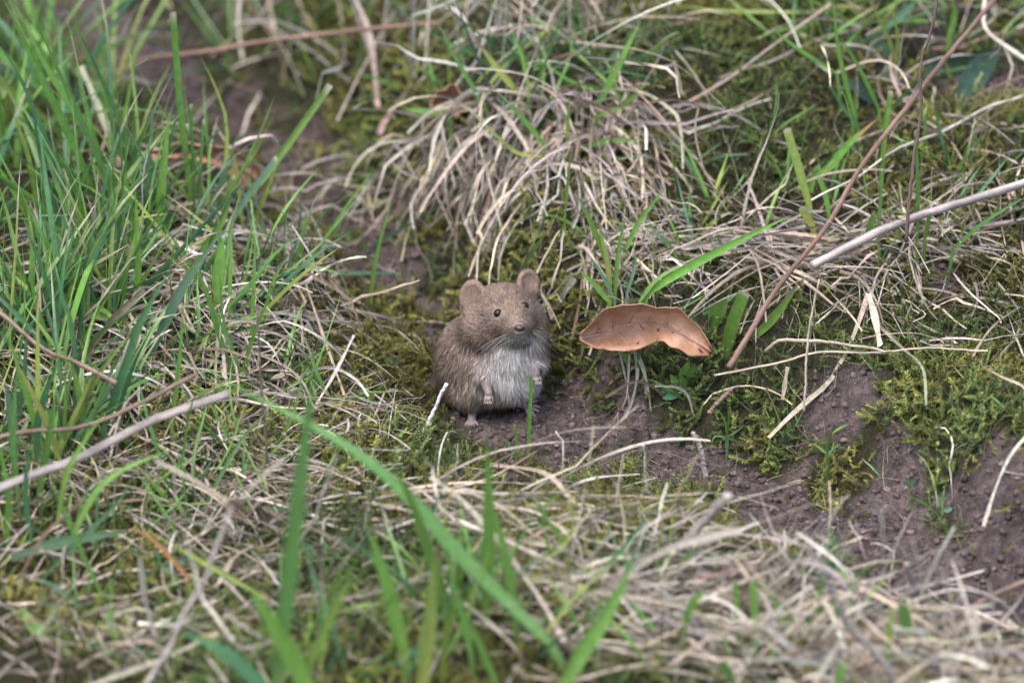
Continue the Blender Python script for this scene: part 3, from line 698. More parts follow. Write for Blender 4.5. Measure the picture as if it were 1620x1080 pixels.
tuft("two thin green shoots on the moss at the runway's left edge", [
    ([(586, 492), (590, 438), (602, 380), (622, 308)], 7, 'g'), ([(505, 402), (522, 368), (560, 310), (592, 268)], 6, 'g')])
tuft("tiny spiky grass seedling on the moss below the brown leaf", [
    ([(1150, 690), (1146, 665), (1135, 645)], 4, 'G'), ([(1150, 690), (1153, 660), (1152, 640)], 4, 'G'), ([(1150, 692), (1168, 680), (1178, 672)], 4, 't'), ([(1150, 692), (1132, 690), (1125, 702)], 4, 't')])
tuft("tiny spiky grass seedling below the grey soil lump", [
    ([(1308, 718), (1306, 695), (1300, 675)], 4, 'g'), ([(1308, 718), (1313, 695), (1311, 680)], 4, 'G'), ([(1309, 718), (1324, 705), (1332, 700)], 4, 't'), ([(1308, 718), (1292, 705), (1284, 700)], 4, 'g')])
tuft("fine blue green seedling blades in the dark hollow beside the seed head", [
    ([(255, 900), (235, 880), (215, 872)], 5, 't'), ([(255, 900), (250, 870), (262, 850)], 5, 't'), ([(256, 902), (285, 890), (300, 880)], 5, 'T'), ([(254, 900), (232, 905), (212, 890)], 5, 't'), ([(256, 900), (275, 875), (285, 860)], 5, 't')])

def lone(label, pts, w, c, kind='tip', name="grass_shoot", cat="grass shoot", **kw):
    return tag(blade(pts, w, c, kind, name=name, **kw), label, cat)
lone("single slim green blade standing in front of the vole's hind foot", [(835, 722), (838, 655), (841, 588)], 6.5, 'g', 'cut', lean=0, roll=0)
lone("long blue green blade bridging the bare runway above the vole", [(540, 412), (640, 360), (720, 310), (797, 270)], 7, 'T', gtip=True, up=.02)
lone("pale blue green blade lying flat across the runway", [(500, 434), (570, 431), (645, 433)], 7, 'T', gtip=True, up=.01)
lone("short cut green shoot on the soil below the vole's feet", [(819, 725), (817, 695), (814, 671)], 6, 'g', 'cut', lean=0)
lone("short leaning green shoot on the soil below the vole's feet", [(818, 728), (806, 705), (792, 688)], 6, 'G', lean=0)
lone("wide fresh green stalk leaning behind the brown leaf's right end", [(1146, 570), (1158, 515), (1178, 462)], 22, 'g', 'cut', roll=.1)
lone("green blade crossing under the long brown stem", [(1192, 535), (1225, 500), (1262, 452)], 15, 'g', roll=.2)

def straw(label, pts, w, c='s', **kw):
    kw.setdefault("lift", .012)
    return tag(blade(pts, w, c, 'straw', name="dry_straw", **kw), label, "straw")
tag(stem([(664, 698), (688, 645), (706, 607)], 6, 'W', lean=-.005, name="dry_straw", taper=.9, lift=.0), "white cut straw sticking up beside the vole's haunch", "straw")
straw("pale flat straw flake beside the vole's cheek", [(880, 489), (893, 462), (908, 440)], 12, 'w', lean=-.01, roll=.1, lift=0)
straw("white looped straw behind the vole's shoulder", [(874, 505), (866, 480), (856, 462), (860, 448), (905, 442)], 7, 'w', lean=.01, lift=0)
straw("forked bleached straw hanging from the mat, its main limb reaching the soil lump", [(1374, 464), (1360, 505), (1345, 545), (1328, 590), (1282, 630), (1250, 658), (1216, 692)], 9, 's', gtip=True, up=.01, roll=.2)
straw("wide pale straw blade hanging beside the forked straw", [(1374, 464), (1384, 500), (1393, 547)], 13, 'w', gtip=True, up=.012, roll=.1)
straw("thin pale straw bent outward from the forked straw", [(1384, 508), (1428, 550), (1460, 582), (1466, 640)], 7, 's', gtip=True, up=.01)
straw("thick bleached stalk lying across the foreground grass", [(892, 1014), (850, 940), (790, 860), (730, 790), (680, 754)], 11, 's', gtip=True, up=.012, roll=.3, lift=.03, fold=.3)
straw("long pale straw running from the bleached stalk to the blue grey leaf", [(795, 872), (900, 820), (1000, 790), (1110, 780)], 8, 's', gtip=True, up=.008)
straw("arched pale straw below the vole's feet", [(932, 818), (900, 785), (860, 747), (775, 734)], 8, 's', gtip=True, up=.01)
straw("tan flattened stalk rising from the foreground thatch", [(955, 935), (1040, 876), (1110, 852), (1170, 838)], 14, 'n', lean=-.03, roll=.1)
straw("white straw leaning right in the heap below the soil patch", [(1285, 1085), (1310, 1040), (1332, 1008)], 13, 'w', roll=.1)
straw("white straw leaning left in the heap below the soil patch", [(1268, 1038), (1235, 1010), (1200, 982)], 12, 'w', roll=.1)
straw("long pale straw at the moss edge pointing at the soil patch", [(1195, 848), (1240, 895), (1285, 942)], 8, 's', gtip=True, up=.01)
straw("pale bent straw on the right mossy slope", [(1556, 832), (1576, 770), (1598, 722), (1625, 688)], 7, 'w', lean=.0)
straw("short bleached straw standing in the dark hollow", [(246, 1008), (230, 950), (221, 886)], 7, 'w', lean=-.01)
straw("pale straw crossing the seed head stem's foot", [(345, 1000), (260, 1040), (140, 1085)], 9, 's', gtip=True, up=.01)
straw("very thin pale straw lying level across the green blades", [(350, 507), (450, 505), (560, 508)], 3.5, 'w', gtip=True, up=.02)
straw("pale straw leaning between the vole and the green blades", [(545, 625), (515, 540), (484, 450)], 6, 's', gtip=True, up=.015)
straw("pale straw crossing beside the white cut straw", [(500, 640), (530, 590), (560, 530)], 6, 'w', lean=0)
straw("long soft pale straw arching behind the tussock", [(600, 212), (622, 172), (670, 120), (720, 76), (800, 60)], 9, 'n', lean=.06, roll=.1)
straw("broad pale straw hanging in the far thatch", [(598, 175), (585, 60), (558, -10)], 11, 'n', lean=.04, roll=.1)
straw("curved pale straw hooked in the far thatch", [(572, 142), (622, 120), (655, 70), (680, -10)], 9, 'n', lean=.05, roll=.1)
straw("pale sheath slanting at the runway's upper end", [(182, 240), (160, 180), (128, 105)], 13, 's', lean=.02, roll=.1)
straw("orange tinted straw slanting over the yellow moss", [(1072, 170), (1150, 125), (1230, 66), (1315, 5)], 5, 's', gtip=True, up=.03)
straw("curled brown straw in front of the leaf's shadow", [(962, 608), (985, 590), (1012, 580), (1028, 600)], 8, 'b', lean=-.005, lift=0)
straw("pale straw hanging straight from below the brown leaf", [(984, 668), (1000, 632), (1008, 590), (1004, 556)], 7, 's', lean=.005, lift=0)
straw("second straw dangling below the brown leaf", [(1022, 625), (1020, 590), (1008, 552)], 6, 's', lean=.003, lift=0)
straw("bent pale straw below the green rosette", [(1098, 660), (1088, 625), (1070, 612), (1036, 610)], 6, 's', lean=-.004, lift=0)
straw("upright short straw in the moss under the level stem", [(1238, 632), (1242, 605), (1246, 580)], 8, 's', lean=0)

straw("thin grey straw behind the two cut green shoots", [(996, 640), (990, 600), (978, 548)], 4, 'n', lean=.002, lift=0)
straw("pale straw leaning right beneath the leaf's lower edge", [(1030, 650), (1022, 600), (1000, 545)], 4.5, 's', lean=.002, lift=0)
straw("fine straw joining the straight one under the leaf", [(968, 668), (990, 630), (996, 560)], 3.5, 's', lean=.002, lift=0)
straw("dark withered straw bowed over the soil under the leaf", [(1060, 640), (1035, 612), (1002, 604), (958, 628)], 5, 'k', lean=-.004, lift=0)
def stalk(label, pts, w, c='n', cat="dry stalk", name="dry_stalk", **kw):
    return tag(stem(pts, w, c, name=name, **kw), label, cat)
stalk("long reddish brown grooved stem slanting down the bank behind the leaf", [(1148, 578), (1230, 460), (1300, 368), (1350, 282), (1420, 190), (1500, 90), (1585, -15)], 9, 'r', gtip=True, up=.05, lift=.045)
stalk("thin dark upright stem crossed by the reddish brown stem", [(1438, 385), (1448, 220), (1461, 110), (1480, -12)], 6.5, 'k', lean=.03, lift=.05)
stalk("thick grey stick hanging in from the right over the straw mat", [(1990, 150), (1800, 232), (1620, 290), (1450, 345), (1350, 385), (1280, 416)], 15, 'n', lean=-.16, taper=.9, lift=.03)
stalk("slim pale stem crossing the bank under the grey stick", [(1640, 142), (1530, 190), (1440, 228), (1380, 260), (1288, 322)], 5, 'w', gtip=True, up=.02)
stalk("curved purplish stem sagging between the two upright stems", [(1640, 185), (1560, 232), (1520, 240), (1490, 220), (1476, 182), (1480, 140)], 5, 'n', lean=.03)
stalk("white stem arching at the dark plantain leaf", [(1640, 105), (1580, 66), (1556, 36), (1558, -5)], 7, 'w', lean=.03)
stalk("level pale stem lying over moss right of the brown leaf", [(1132, 590), (1230, 572), (1330, 558), (1450, 552), (1558, 553)], 4, 's', gtip=True, up=.012)
stalk("bowed pale stem touching the level stem", [(1212, 556), (1242, 538), (1300, 540), (1360, 548), (1402, 557)], 5.5, 's', gtip=True, up=.012)
stalk("thin straight straw coloured stem dropping across the level stem", [(1272, 652), (1281, 530), (1294, 440)], 4, 's', lean=.01)
stalk("thick grey split stick reaching in from the left under the grass", [(-230, 885), (0, 776), (120, 724), (240, 670), (356, 622)], 15, 'n', gtip=True, up=.0, taper=.85, lift=.06)
stalk("slim brown stem above the grey split stick", [(-160, 740), (0, 696), (100, 676), (200, 646), (312, 596)], 8, 'b', gtip=True, up=.02, lift=.05)
stalk("dark brown bent stem crossing the left blades", [(180, 604), (120, 575), (60, 545), (0, 494), (-90, 430)], 9, 'b', gtip=True, up=.05, lift=.06)
stalk("reddish stem lying over the runway's far end", [(140, 132), (230, 98), (300, 86), (420, 62), (540, 48), (700, 34)], 9, 'r', gtip=True, up=.02)
stalk("broken stub of pinkish stem on the far runway", [(160, 112), (198, 122), (236, 132)], 8, 'n', gtip=True, up=.01)
stalk("dark twig in the far left corner", [(-20, 62), (20, 28), (60, -15)], 9, 'k', gtip=True, up=.02)
stalk("blurred brown stem slanting over the lower right thatch", [(1290, 1090), (1380, 1042), (1500, 985), (1650, 910)], 12, 'b', gtip=True, up=.02)
stalk("blurred brown stem leaning across the slanting stem", [(1425, 1090), (1380, 1030), (1345, 985), (1298, 900)], 10, 'n', lean=-.02)
stalk("short brown twig standing on the bare soil", [(1468, 975), (1452, 935), (1434, 892)], 9, 'n', lean=-.02)
stalk("blunt grey stick jutting up at the blue grey leaf", [(1078, 868), (1110, 830), (1152, 782)], 15, 'n', lean=-.03, taper=.95)
stalk("thin dark stem standing in the moss left of the vole", [(424, 735), (415, 600), (405, 492)], 4, 'k', lean=.01)
stalk("short dark twig leaning under the rosette", [(1122, 652), (1140, 632), (1158, 615)], 9, 'b', lean=.0)
stalk("pale frayed stalk lying against the soil bank", [(1116, 752), (1108, 708), (1096, 684)], 9, 'n', lean=.0)
stalk("small white spike standing by the nest hole", [(1024, 790), (1021, 735), (1018, 704)], 7, 'w', lean=-.01, taper=.3)

# seed head stem in the left foreground
sh = empty("seed_head_stem", G1(228, 1088), "grey stem bearing a small brown seed knot in the left foreground", "seed stem")
child(stem([(228, 1088), (300, 960), (340, 870), (370, 800)], 8, 'n', lean=.02, name="stem"), sh)
kp = trace([(228, 1088), (300, 960), (340, 870), (370, 800)], .02, False, 26)[-1]
kv, kf = IV.copy(), IF
allv, allf, o_ = [], [], 0
for k in range(26):
    c0 = kp + rng.normal(0, .0022, 3); allv.append(c0 + .0015 * IV * (1 + rng.normal(0, .3, (12, 1))) * rng.uniform(.6, 1.3, 3)); allf.append(kf + o_); o_ += 12
child(fast_mesh("seed_knot", np.concatenate(allv), tris=np.concatenate(allf), col=np.tile(pal('b') * .8, (o_, 1)), mat=M_STEM, smooth_shade=False), sh)
for tp in ((245, 728), (452, 724)):
    q = spline([(370, 800), ((370 + tp[0]) / 2, (800 + tp[1]) / 2 - 4), tp], 14)
    Pp = at_y(q[:, 0], q[:, 1], kp[1] + np.linspace(0, .03, 14)); Pp[:, 2] = np.maximum(Pp[:, 2], hgt(Pp[:, 0], Pp[:, 1]) + .001)
    V, Q, Tr, C = tube_arrays(Pp, np.full(14, 2.6 * S), np.tile(pal('s') * .95, (14, 1)))
    child(fast_mesh("side_stem", V, quads=Q, tris=Tr, col=C, mat=M_STEM), sh)

# ------------------------------------------------------------------ leaves
def dead_leaf_material():
    m, N, L, P, O = nodes_of("dead_leaf")
    tc = N.new("ShaderNodeTexCoord")
    n = N.new("ShaderNodeTexNoise"); n.inputs["Scale"].default_value = 60; n.inputs["Detail"].default_value = 8; n.inputs["Roughness"].default_value = .62
    L.new(tc.outputs["Object"], n.inputs["Vector"])
    cr = N.new("ShaderNodeValToRGB"); e = cr.color_ramp.elements
    e[0].position = .3; e[0].color = (.22, .105, .06, 1); e[1].position = .7; e[1].color = (.50, .31, .215, 1)
    x = e.new(.5); x.color = (.37, .195, .115, 1)
    v = N.new("ShaderNodeTexVoronoi"); v.feature = 'DISTANCE_TO_EDGE'; v.inputs["Scale"].default_value = 420; L.new(tc.outputs["Object"], v.inputs["Vector"])
    n2 = N.new("ShaderNodeTexNoise"); n2.inputs["Scale"].default_value = 210; n2.inputs["Detail"].default_value = 2; L.new(tc.outputs["Object"], n2.inputs["Vector"])
    sp = N.new("ShaderNodeMapRange"); sp.inputs[1].default_value = .66; sp.inputs[2].default_value = .72; L.new(n2.outputs[0], sp.inputs[0])
    mx = N.new("ShaderNodeMix"); mx.data_type = 'RGBA'; mx.inputs[7].default_value = (.07, .035, .025, 1)
    L.new(n.outputs[0], cr.inputs[0]); L.new(sp.outputs[0], mx.inputs[0]); L.new(cr.outputs[0], mx.inputs[6]); L.new(mx.outputs[2], P.inputs["Base Color"])
    P.inputs["Roughness"].default_value = .5; P.inputs["Specular IOR Level"].default_value = .4
    b = N.new("ShaderNodeBump"); b.inputs["Strength"].default_value = .5; b.inputs["Distance"].default_value = .0006
    L.new(v.outputs["Distance"], b.inputs["Height"])
    b2 = N.new("ShaderNodeBump"); b2.inputs["Strength"].default_value = .5; b2.inputs["Distance"].default_value = .002
    L.new(n.outputs[0], b2.inputs["Height"]); L.new(b.outputs[0], b2.inputs["Normal"]); L.new(b2.outputs[0], P.inputs["Normal"])
    return m
M_DEAD = dead_leaf_material()

def dead_leaf(label, upper, mid, lower, ybase, dep_up, dep_mid, dep_low, tilt=0.0):
    """edges and midrib in photograph pixels; dep_* = metres towards the camera of each line along the leaf"""
    n, k = 34, 6
    U, Mi, Lo = spline(upper, n), spline(mid, n), spline(lower, n); t = np.linspace(0, 1, n)
    wv = np.sin(np.pi * t) ** .5
    for q_, sd_ in ((U, 3), (Lo, 8)):                 # uneven margins
        q_[:, 1] += wv * (9 * noise(t * 9, t * 0 + sd_, 1., 55) + 5 * noise(t * 22, t * 0 + sd_, 1., 56))
    def at(q, dep): return at_y(q[:, 0], q[:, 1], ybase + tilt * t - np.interp(t, np.linspace(0, 1, len(dep)), dep))
    pu, pm, pl = at(U, dep_up), at(Mi, dep_mid), at(Lo, dep_low)
    rows = []
    for j in range(k + 1):
        a = j / k; rows.append(pu * (1 - a) + pm * a + (pm - pu)[:, ::1] * 0 + np.array([0, 1, 0]) * (.004 * np.sin(np.pi * a)))
    for j in range(1, k + 1):
        a = j / k; rows.append(pm * (1 - a) + pl * a + np.array([0, 1, 0]) * (.003 * np.sin(np.pi * a)))
    Pg = np.stack(rows, 1); w = noise(Pg[..., 0], Pg[..., 2], 160, 51) * .0022 + noise(Pg[..., 0], Pg[..., 2], 420, 52) * .0008
    Pg[..., 1] += w
    m = Pg.shape[1]; base = np.arange(n * m).reshape(n, m)
    Q = np.stack([base[:-1, :-1], base[:-1, 1:], base[1:, 1:], base[1:, :-1]], -1).reshape(-1, 4)
    org = Pg[0, k].copy()
    e = empty("dead_leaf", org, label, "leaf")
    o = fast_mesh("leaf_blade", Pg.reshape(-1, 3), quads=Q, mat=M_DEAD)
    md = o.modifiers.new("thickness", 'SOLIDIFY'); md.thickness = .0004; child(o, e)
    V, Qt, Tr, C = tube_arrays(pm + np.array([0, -.0004, .0]) + norm(pm - CAM) * -.0003, np.linspace(.00075, .00025, n), np.tile(np.array([.40, .23, .15]), (n, 1)))
    child(fast_mesh("midrib", V, quads=Qt, tris=Tr, col=C, mat=M_STEM), e)
    for i in range(4, n - 4, 4):                      # side veins
        for s, far in ((-1, 1), (1, 1)):
            j1 = k + s * (k - 1); i1 = min(i + 4, n - 1)
            q = np.array([Pg[i + int((i1 - i) * u), k + int(round(s * (k - 1) * u))] for u in (0, .34, .67, 1)])
            q = q - norm(q - CAM) * .00005
            V, Qt, Tr, C = tube_arrays(q, np.array([.00026, .00022, .0002, .00012]), np.tile(np.array([.46, .29, .20]), (4, 1)), 4)
            child(fast_mesh("vein", V, quads=Qt, tris=Tr, col=C, mat=M_STEM), e)
    return e

yl = G1(1005, 606)[1] - .004
dead_leaf("curled copper brown dead leaf propped on straw beside the vole",
          [(918, 531), (940, 503), (964, 487), (998, 478), (1040, 484), (1074, 489), (1102, 514), (1120, 538), (1126, 552)],
          [(917, 534), (945, 529), (985, 514), (1020, 511), (1048, 513), (1072, 524), (1096, 538), (1116, 549), (1125, 556)],
          [(918, 537), (940, 547), (975, 555), (1008, 551), (1040, 541), (1052, 538), (1062, 549), (1088, 561), (1122, 561)],
          yl, [.006, .012, .016, .015, .012, .010, .006, .002, 0], [.002, 0, -.005, -.007, -.006, -.002, 0, .0, 0], [.004, .006, .010, .009, .006, .010, .016, .010, 0], tilt=-.016)
yl = G1(330, 300)[1]
dead_leaf("long arched tan dead leaf lying among the green blades by the runway",
          [(235, 243), (270, 231), (305, 226), (345, 231), (385, 245), (410, 266), (416, 285)],
          [(233, 247), (270, 240), (305, 238), (345, 246), (380, 262), (404, 282), (412, 292)],
          [(236, 252), (270, 250), (305, 252), (345, 264), (375, 285), (395, 300), (408, 298)],
          yl, [.0, .004, .006, .006, .004, 0, 0], [0, -.004, -.006, -.006, -.003, 0, 0], [.004, .006, .01, .01, .008, .004, 0], tilt=.01)
yl = G1(715, 195)[1]
dead_leaf("small crumpled pale brown leaf caught on the tussock top",
          [(682, 165), (690, 150), (703, 140), (717, 132), (722, 140), (745, 158)],
          [(681, 169), (693, 160), (706, 152), (718, 152), (728, 160), (742, 165)],
          [(683, 174), (697, 172), (712, 170), (718, 183), (726, 184), (740, 172)],
          yl, [.004, .008, .01, .006, .008, .004], [0, -.004, -.006, -.002, -.004, 0], [.004, .008, .006, .010, .010, .004])

def green_leaf(label, leaves, name="leaf_rosette", cat="plant", mat=None):
    b0 = G1(*leaves[0][0][0]); e = empty(name, b0, label, cat)
    for pts, w, c, kw in leaves:
        blade(pts, w, c, 'leaf', name="leaf", parent=e, mat=mat or M_LEAFG, cols=5, fold=kw.pop('fold', .12), roll=kw.pop('roll', .2), **kw)
    return e
green_leaf("dark purplish green plantain leaves on bare earth behind the tall stems", [
    ([(1430, 138), (1400, 118), (1370, 98), (1342, 50)], 56, 'd', dict(gtip=True, up=.012)), ([(1440, 128), (1480, 104), (1530, 100), (1580, 78)], 40, 'd', dict(gtip=True, up=.012)),
    ([(1518, 164), (1530, 140), (1552, 108), (1582, 82)], 44, 'd', dict(gtip=True, up=.012)), ([(1395, 165), (1375, 150), (1350, 135), (1330, 140)], 26, 'd', dict(gtip=True, up=.01))])
green_leaf("small bright green leaf rosette below the brown leaf's tip", [
    ([(1082, 612), (1084, 595), (1088, 572)], 20, 'g', {}), ([(1080, 612), (1068, 602), (1060, 592)], 12, 'g', {}), ([(1085, 612), (1098, 600), (1112, 588)], 13, 'y', {}),
    ([(1080, 614), (1060, 618), (1042, 616)], 14, 't', dict(gtip=True, up=.006)), ([(1080, 618), (1062, 626), (1048, 630)], 13, 't', dict(gtip=True, up=.006)), ([(1086, 612), (1092, 590), (1100, 575)], 10, 'g', {})])
green_leaf("bright lobed green leaf behind the brown leaf", [([(1128, 520), (1134, 495), (1150, 472)], 26, 'g', {}), ([(1100, 530), (1098, 515), (1090, 500)], 16, 'g', {})])
for lab, spots in (("pale round clover leaflets on the moss beside the vole", [(842, 541, 9), (852, 536, 10), (836, 548, 8)]),
                   ("grey green round leaflets left of the vole's back", [(610, 574, 11), (620, 570, 10)]),
                   ("small fresh round leaf standing in the straw mat", [(1411, 332, 13)]),
                   ("round green leaves at the foot of the right bank", [(1532, 462, 14), (1580, 610, 11)]),
                   ("blue grey pointed leaf lying beside the blunt stick", [(1066, 796, 22)]),
                   ("tiny round leaflets below the slim brown stem", [(208, 782, 8), (220, 784, 8)]),
                   ("pale round leaflets in the green blades left of the vole", [(408, 537, 12), (322, 556, 12)]),
                   ("tiny pale leaflets on the right mossy slope", [(1440, 762, 9), (1490, 790, 7), (1500, 805, 7)])):
    e = None
    for (lx, ly, r) in spots:
        if e is None: e = empty("round_leaf_plant", G1(lx, ly + r), lab, "plant")
        blade([(lx - r, ly + r * .5), (lx, ly), (lx + r, ly - r * .3)], r * 1.5, 'T', 'leaf', name="leaf", parent=e, mat=M_LEAFG, cols=5, lean=rng.uniform(-.006, 0), roll=.2, fold=.1)
# stones and clods on the bare soil
for px_, py_, r_, lab in ((940, 692, 3, "small brown clod on the soil left of the nest hole"), (1035, 690, 5, "grey clod at the rim of the nest hole"), (880, 706, 4, "tan pebble on the soil below the vole")):
    p = G1(px_, py_); v = norm(IV * (1 + rng.normal(0, .18, (12, 1)))) * (1 + rng.normal(0, .12, (12, 1))) * np.array([1.2, 1, .75]) * r_ * S * 1.3
    o = fast_mesh("clod", v, tris=IF, col=np.tile(np.array([.17, .125, .105]), (12, 1)), mat=M_CRUMB); o.location = p + np.array([0, 0, r_ * S * .4])
    md = o.modifiers.new("round", 'SUBSURF'); md.levels = 1; md.render_levels = 2; tag(o, lab, "clod")
# ------------------------------------------------------------------ the vole: one continuous body from a blended distance field (units: photograph pixels)
WV = -FWD
VB = np.array([(785 - 810) * S, 0.0, 0.0]); VB[2] = 0.0
def v2w(q): q = np.asarray(q, float); return VB + S * (q[..., :1] * RIGHT + q[..., 1:2] * UPV + q[..., 2:] * WV)
VX = 1.4
lo = np.array([-125., -30, -100]); hi = np.array([110., 250, 155])
dim = np.ceil((hi - lo) / VX).astype(int)
axs = [lo[i] + VX * np.arange(dim[i]) for i in range(3)]
F = np.full(dim, 60., np.float32)

def rot_to(nrm):
    w = norm(np.array(nrm, float)); v = norm(np.array([0, 1., 0]) - w[1] * w); u = np.cross(v, w); return np.stack([u, v, w])

def sub(cen, rad):
    s = []
    for i in range(3):
        a = int(max(0, np.floor((cen[i] - rad - lo[i]) / VX))); b = int(min(dim[i], np.ceil((cen[i] + rad - lo[i]) / VX) + 1)); s.append(slice(a, b))
    g = np.meshgrid(*[axs[i][s[i]] for i in range(3)], indexing='ij'); return tuple(s), np.stack(g, -1).astype(np.float32)

def d_ell(p, c, r, R=None):
    q = p - np.array(c, np.float32)
    if R is not None: q = q @ R.T.astype(np.float32)
    r = np.array(r, np.float32); k0 = np.linalg.norm(q / r, axis=-1); k1 = np.linalg.norm(q / (r * r), axis=-1)
    return k0 * (k0 - 1) / np.maximum(k1, 1e-6)

def d_cap(p, a, b, r1, r2):
    a = np.array(a, np.float32); b = np.array(b, np.float32); ba = b - a; pa = p - a
    h = np.clip((pa @ ba) / (ba @ ba), 0, 1); return np.linalg.norm(pa - h[..., None] * ba, axis=-1) - (r1 + (r2 - r1) * h)

def smin(a, b, k):
    h = np.clip(.5 + .5 * (b - a) / k, 0, 1); return b * (1 - h) + a * h - k * h * (1 - h)

def E(c, r, k=14, R=None):
    s, p = sub(c, max(r) + k + 14); F[s] = smin(F[s], d_ell(p, c, r, R), k)
def K(a, b, r1, r2, k=5):
    a = np.array(a, float); b = np.array(b, float); s, p = sub((a + b) / 2, np.linalg.norm(b - a) / 2 + max(r1, r2) + k + 10); F[s] = smin(F[s], d_cap(p, a, b, r1, r2), k)
def CUT(c, r, k=3, R=None):
    s, p = sub(c, max(r) + 8); F[s] = -smin(-F[s], d_ell(p, c, r, R), k)

E((-22, 78, 6), (70, 64, 66)); E((-46, 50, -16), (45, 40, 52)); E((-34, 108, 8), (52, 48, 52))
E((20, 92, 34), (54, 50, 42)); E((48, 106, 34), (30, 38, 34)); E((-12, 52, 42), (40, 32, 32)); E((22, 52, 36), (40, 30, 30))
E((-40, 38, 22), (32, 30, 36), 10); E((24, 44, 12), (32, 28, 34), 10)                     # haunches
E((10, 158, 44), (56, 46, 52)); E((-20, 134, 54), (36, 32, 36)); E((54, 134, 48), (26, 36, 34))      # head, cheeks
E((26, 148, 82), (32, 27, 32), 16); E((34, 135, 102), (22, 18, 26), 12); E((34, 124, 92), (18, 11, 20), 8)   # muzzle, chin
E((37, 136, 122), (9, 8, 9), 6)
# ears
EARS = [((-37, 184, 58), (23, 28, 7), (-.30, .06, .95)), ((51, 206, 46), (20, 24, 7), (.40, .10, .91))]
for c, r, nn in EARS:
    R = rot_to(nn); c = np.array(c)
    E(c, r, 9, R); CUT(c + R[2] * 7.5, (r[0] * .74, r[1] * .76, 7), 2.5, R)
# forelegs and paws
def paw(chain, rads, dirs, L, r, k=4):
    for i in range(len(chain) - 1): K(chain[i], chain[i + 1], rads[i], rads[i + 1], 6)
    e = np.array(chain[-1], float)
    for off, d in dirs:
        o = e + np.array(off, float); d = norm(np.array(d, float)); m = o + d * L * .55 + np.array([0, 0, 1.2]); K(o, m, r, r * .9, 1.6); K(m, m + d * L * .5 + np.array([0, -1.5, -1.0]), r * .9, r * .55, 1.2)
paw([(-24, 72, 66), (-17, 50, 78), (-12, 34, 83)], [13, 7.5, 6], [((-4, -2, 0), (-.15, -1, .2)), ((-1.3, -3, 1), (.0, -1, .25)), ((1.6, -3, 1), (.1, -1, .25)), ((4, -1, -1), (.28, -1, .1))], 13, 1.9)
paw([(50, 84, 58), (60, 72, 68), (63, 64, 71)], [13, 7.5, 6], [((-4, -2, 0), (-.12, -1, .2)), ((-1.3, -3, 1), (.08, -1, .25)), ((1.6, -3, 1), (.2, -1, .2)), ((4, -1, -1), (.35, -1, .1))], 13, 1.9)
# hind feet: long soles, five toes
paw([(-36, 30, 22), (-37, 12, 20), (-39, -8, 30)], [12, 8.5, 6.5], [((-5, -3, 2), (-.35, -.42, 1)), ((-2.4, -4, 3), (-.15, -.42, 1)), ((0, -4, 3), (0, -.42, 1)), ((2.6, -4, 3), (.15, -.42, 1)), ((5, -3, 2), (.4, -.42, 1))], 14, 2.1)
paw([(18, 34, 22), (22, 24, 24), (45, 14, 18)], [12, 8.5, 6.5], [((2, -4, 5), (.25, -.6, .6)), ((4, -4, 3), (.7, -.6, .5)), ((5, -3, 1), (1, -.3, .3)), ((5, -1, -1), (1, 0, .05)), ((4, 2, -3), (.95, .35, -.3))], 18, 2.6)
# eye sockets
def surf_w(u, v):
    w = axs[2]; i = int(round((u - lo[0]) / VX)); j = int(round((v - lo[1]) / VX)); col = F[i, j]; k = np.where(col < 0)[0]; return w[k[-1]]
EYES = [np.array([2., 160, 0]), np.array([46., 172, 0])]
for e in EYES: e[2] = surf_w(e[0], e[1])

def surface_nets(F):
    s = F < 0; n = np.array(F.shape) - 1; acc = np.zeros((*n, 3), np.float32); cnt = np.zeros(n, np.float32)
    cs = [(i, j, k) for i in (0, 1) for j in (0, 1) for k in (0, 1)]
    sl = lambda c: tuple(slice(c[a], c[a] + n[a]) for a in range(3))
    for a in cs:
        for ax in range(3):
            if a[ax] == 0:
                b = list(a); b[ax] = 1; fa, fb = F[sl(a)], F[sl(b)]; m = (fa < 0) != (fb < 0)
                t = np.where(m, fa / np.where(m, fa - fb, 1), 0)
                for d in range(3): acc[..., d] += np.where(m, a[d] + (t if d == ax else 0), 0)
                cnt += m
    mask = cnt > 0; idx = np.full(n, -1, np.int64); idx[mask] = np.arange(mask.sum())
    ci = np.stack(np.nonzero(mask), -1); V = ci + acc[mask] / cnt[mask][:, None]
    Q = []
    for ax in range(3):
        o1, o2 = (ax + 1) % 3, (ax + 2) % 3
        a = [slice(None)] * 3; b = [slice(None)] * 3; a[ax] = slice(0, -1); b[ax] = slice(1, None)
        m = s[tuple(a)] != s[tuple(b)]; e = np.stack(np.nonzero(m), -1)
        e = e[(e[:, o1] > 0) & (e[:, o2] > 0) & (e[:, o1] < n[o1]) & (e[:, o2] < n[o2])]
        def cell(d1, d2):
            c = e.copy(); c[:, o1] += d1; c[:, o2] += d2; return idx[c[:, 0], c[:, 1], c[:, 2]]
        q = np.stack([cell(-1, -1), cell(0, -1), cell(0, 0), cell(-1, 0)], -1)
        inside = s[e[:, 0], e[:, 1], e[:, 2]]; q[~inside] = q[~inside][:, ::-1]; Q.append(q)
    return V, np.concatenate(Q)
BVr, BQ = surface_nets(F)
BV = lo + BVr * VX
gx, gy, gz = np.gradient(F, VX)
def grad(p):
    i = np.clip(np.round((p - lo) / VX).astype(int), 1, dim - 2)
    return norm(np.stack([gx[i[:, 0], i[:, 1], i[:, 2]], gy[i[:, 0], i[:, 1], i[:, 2]], gz[i[:, 0], i[:, 1], i[:, 2]]], -1))

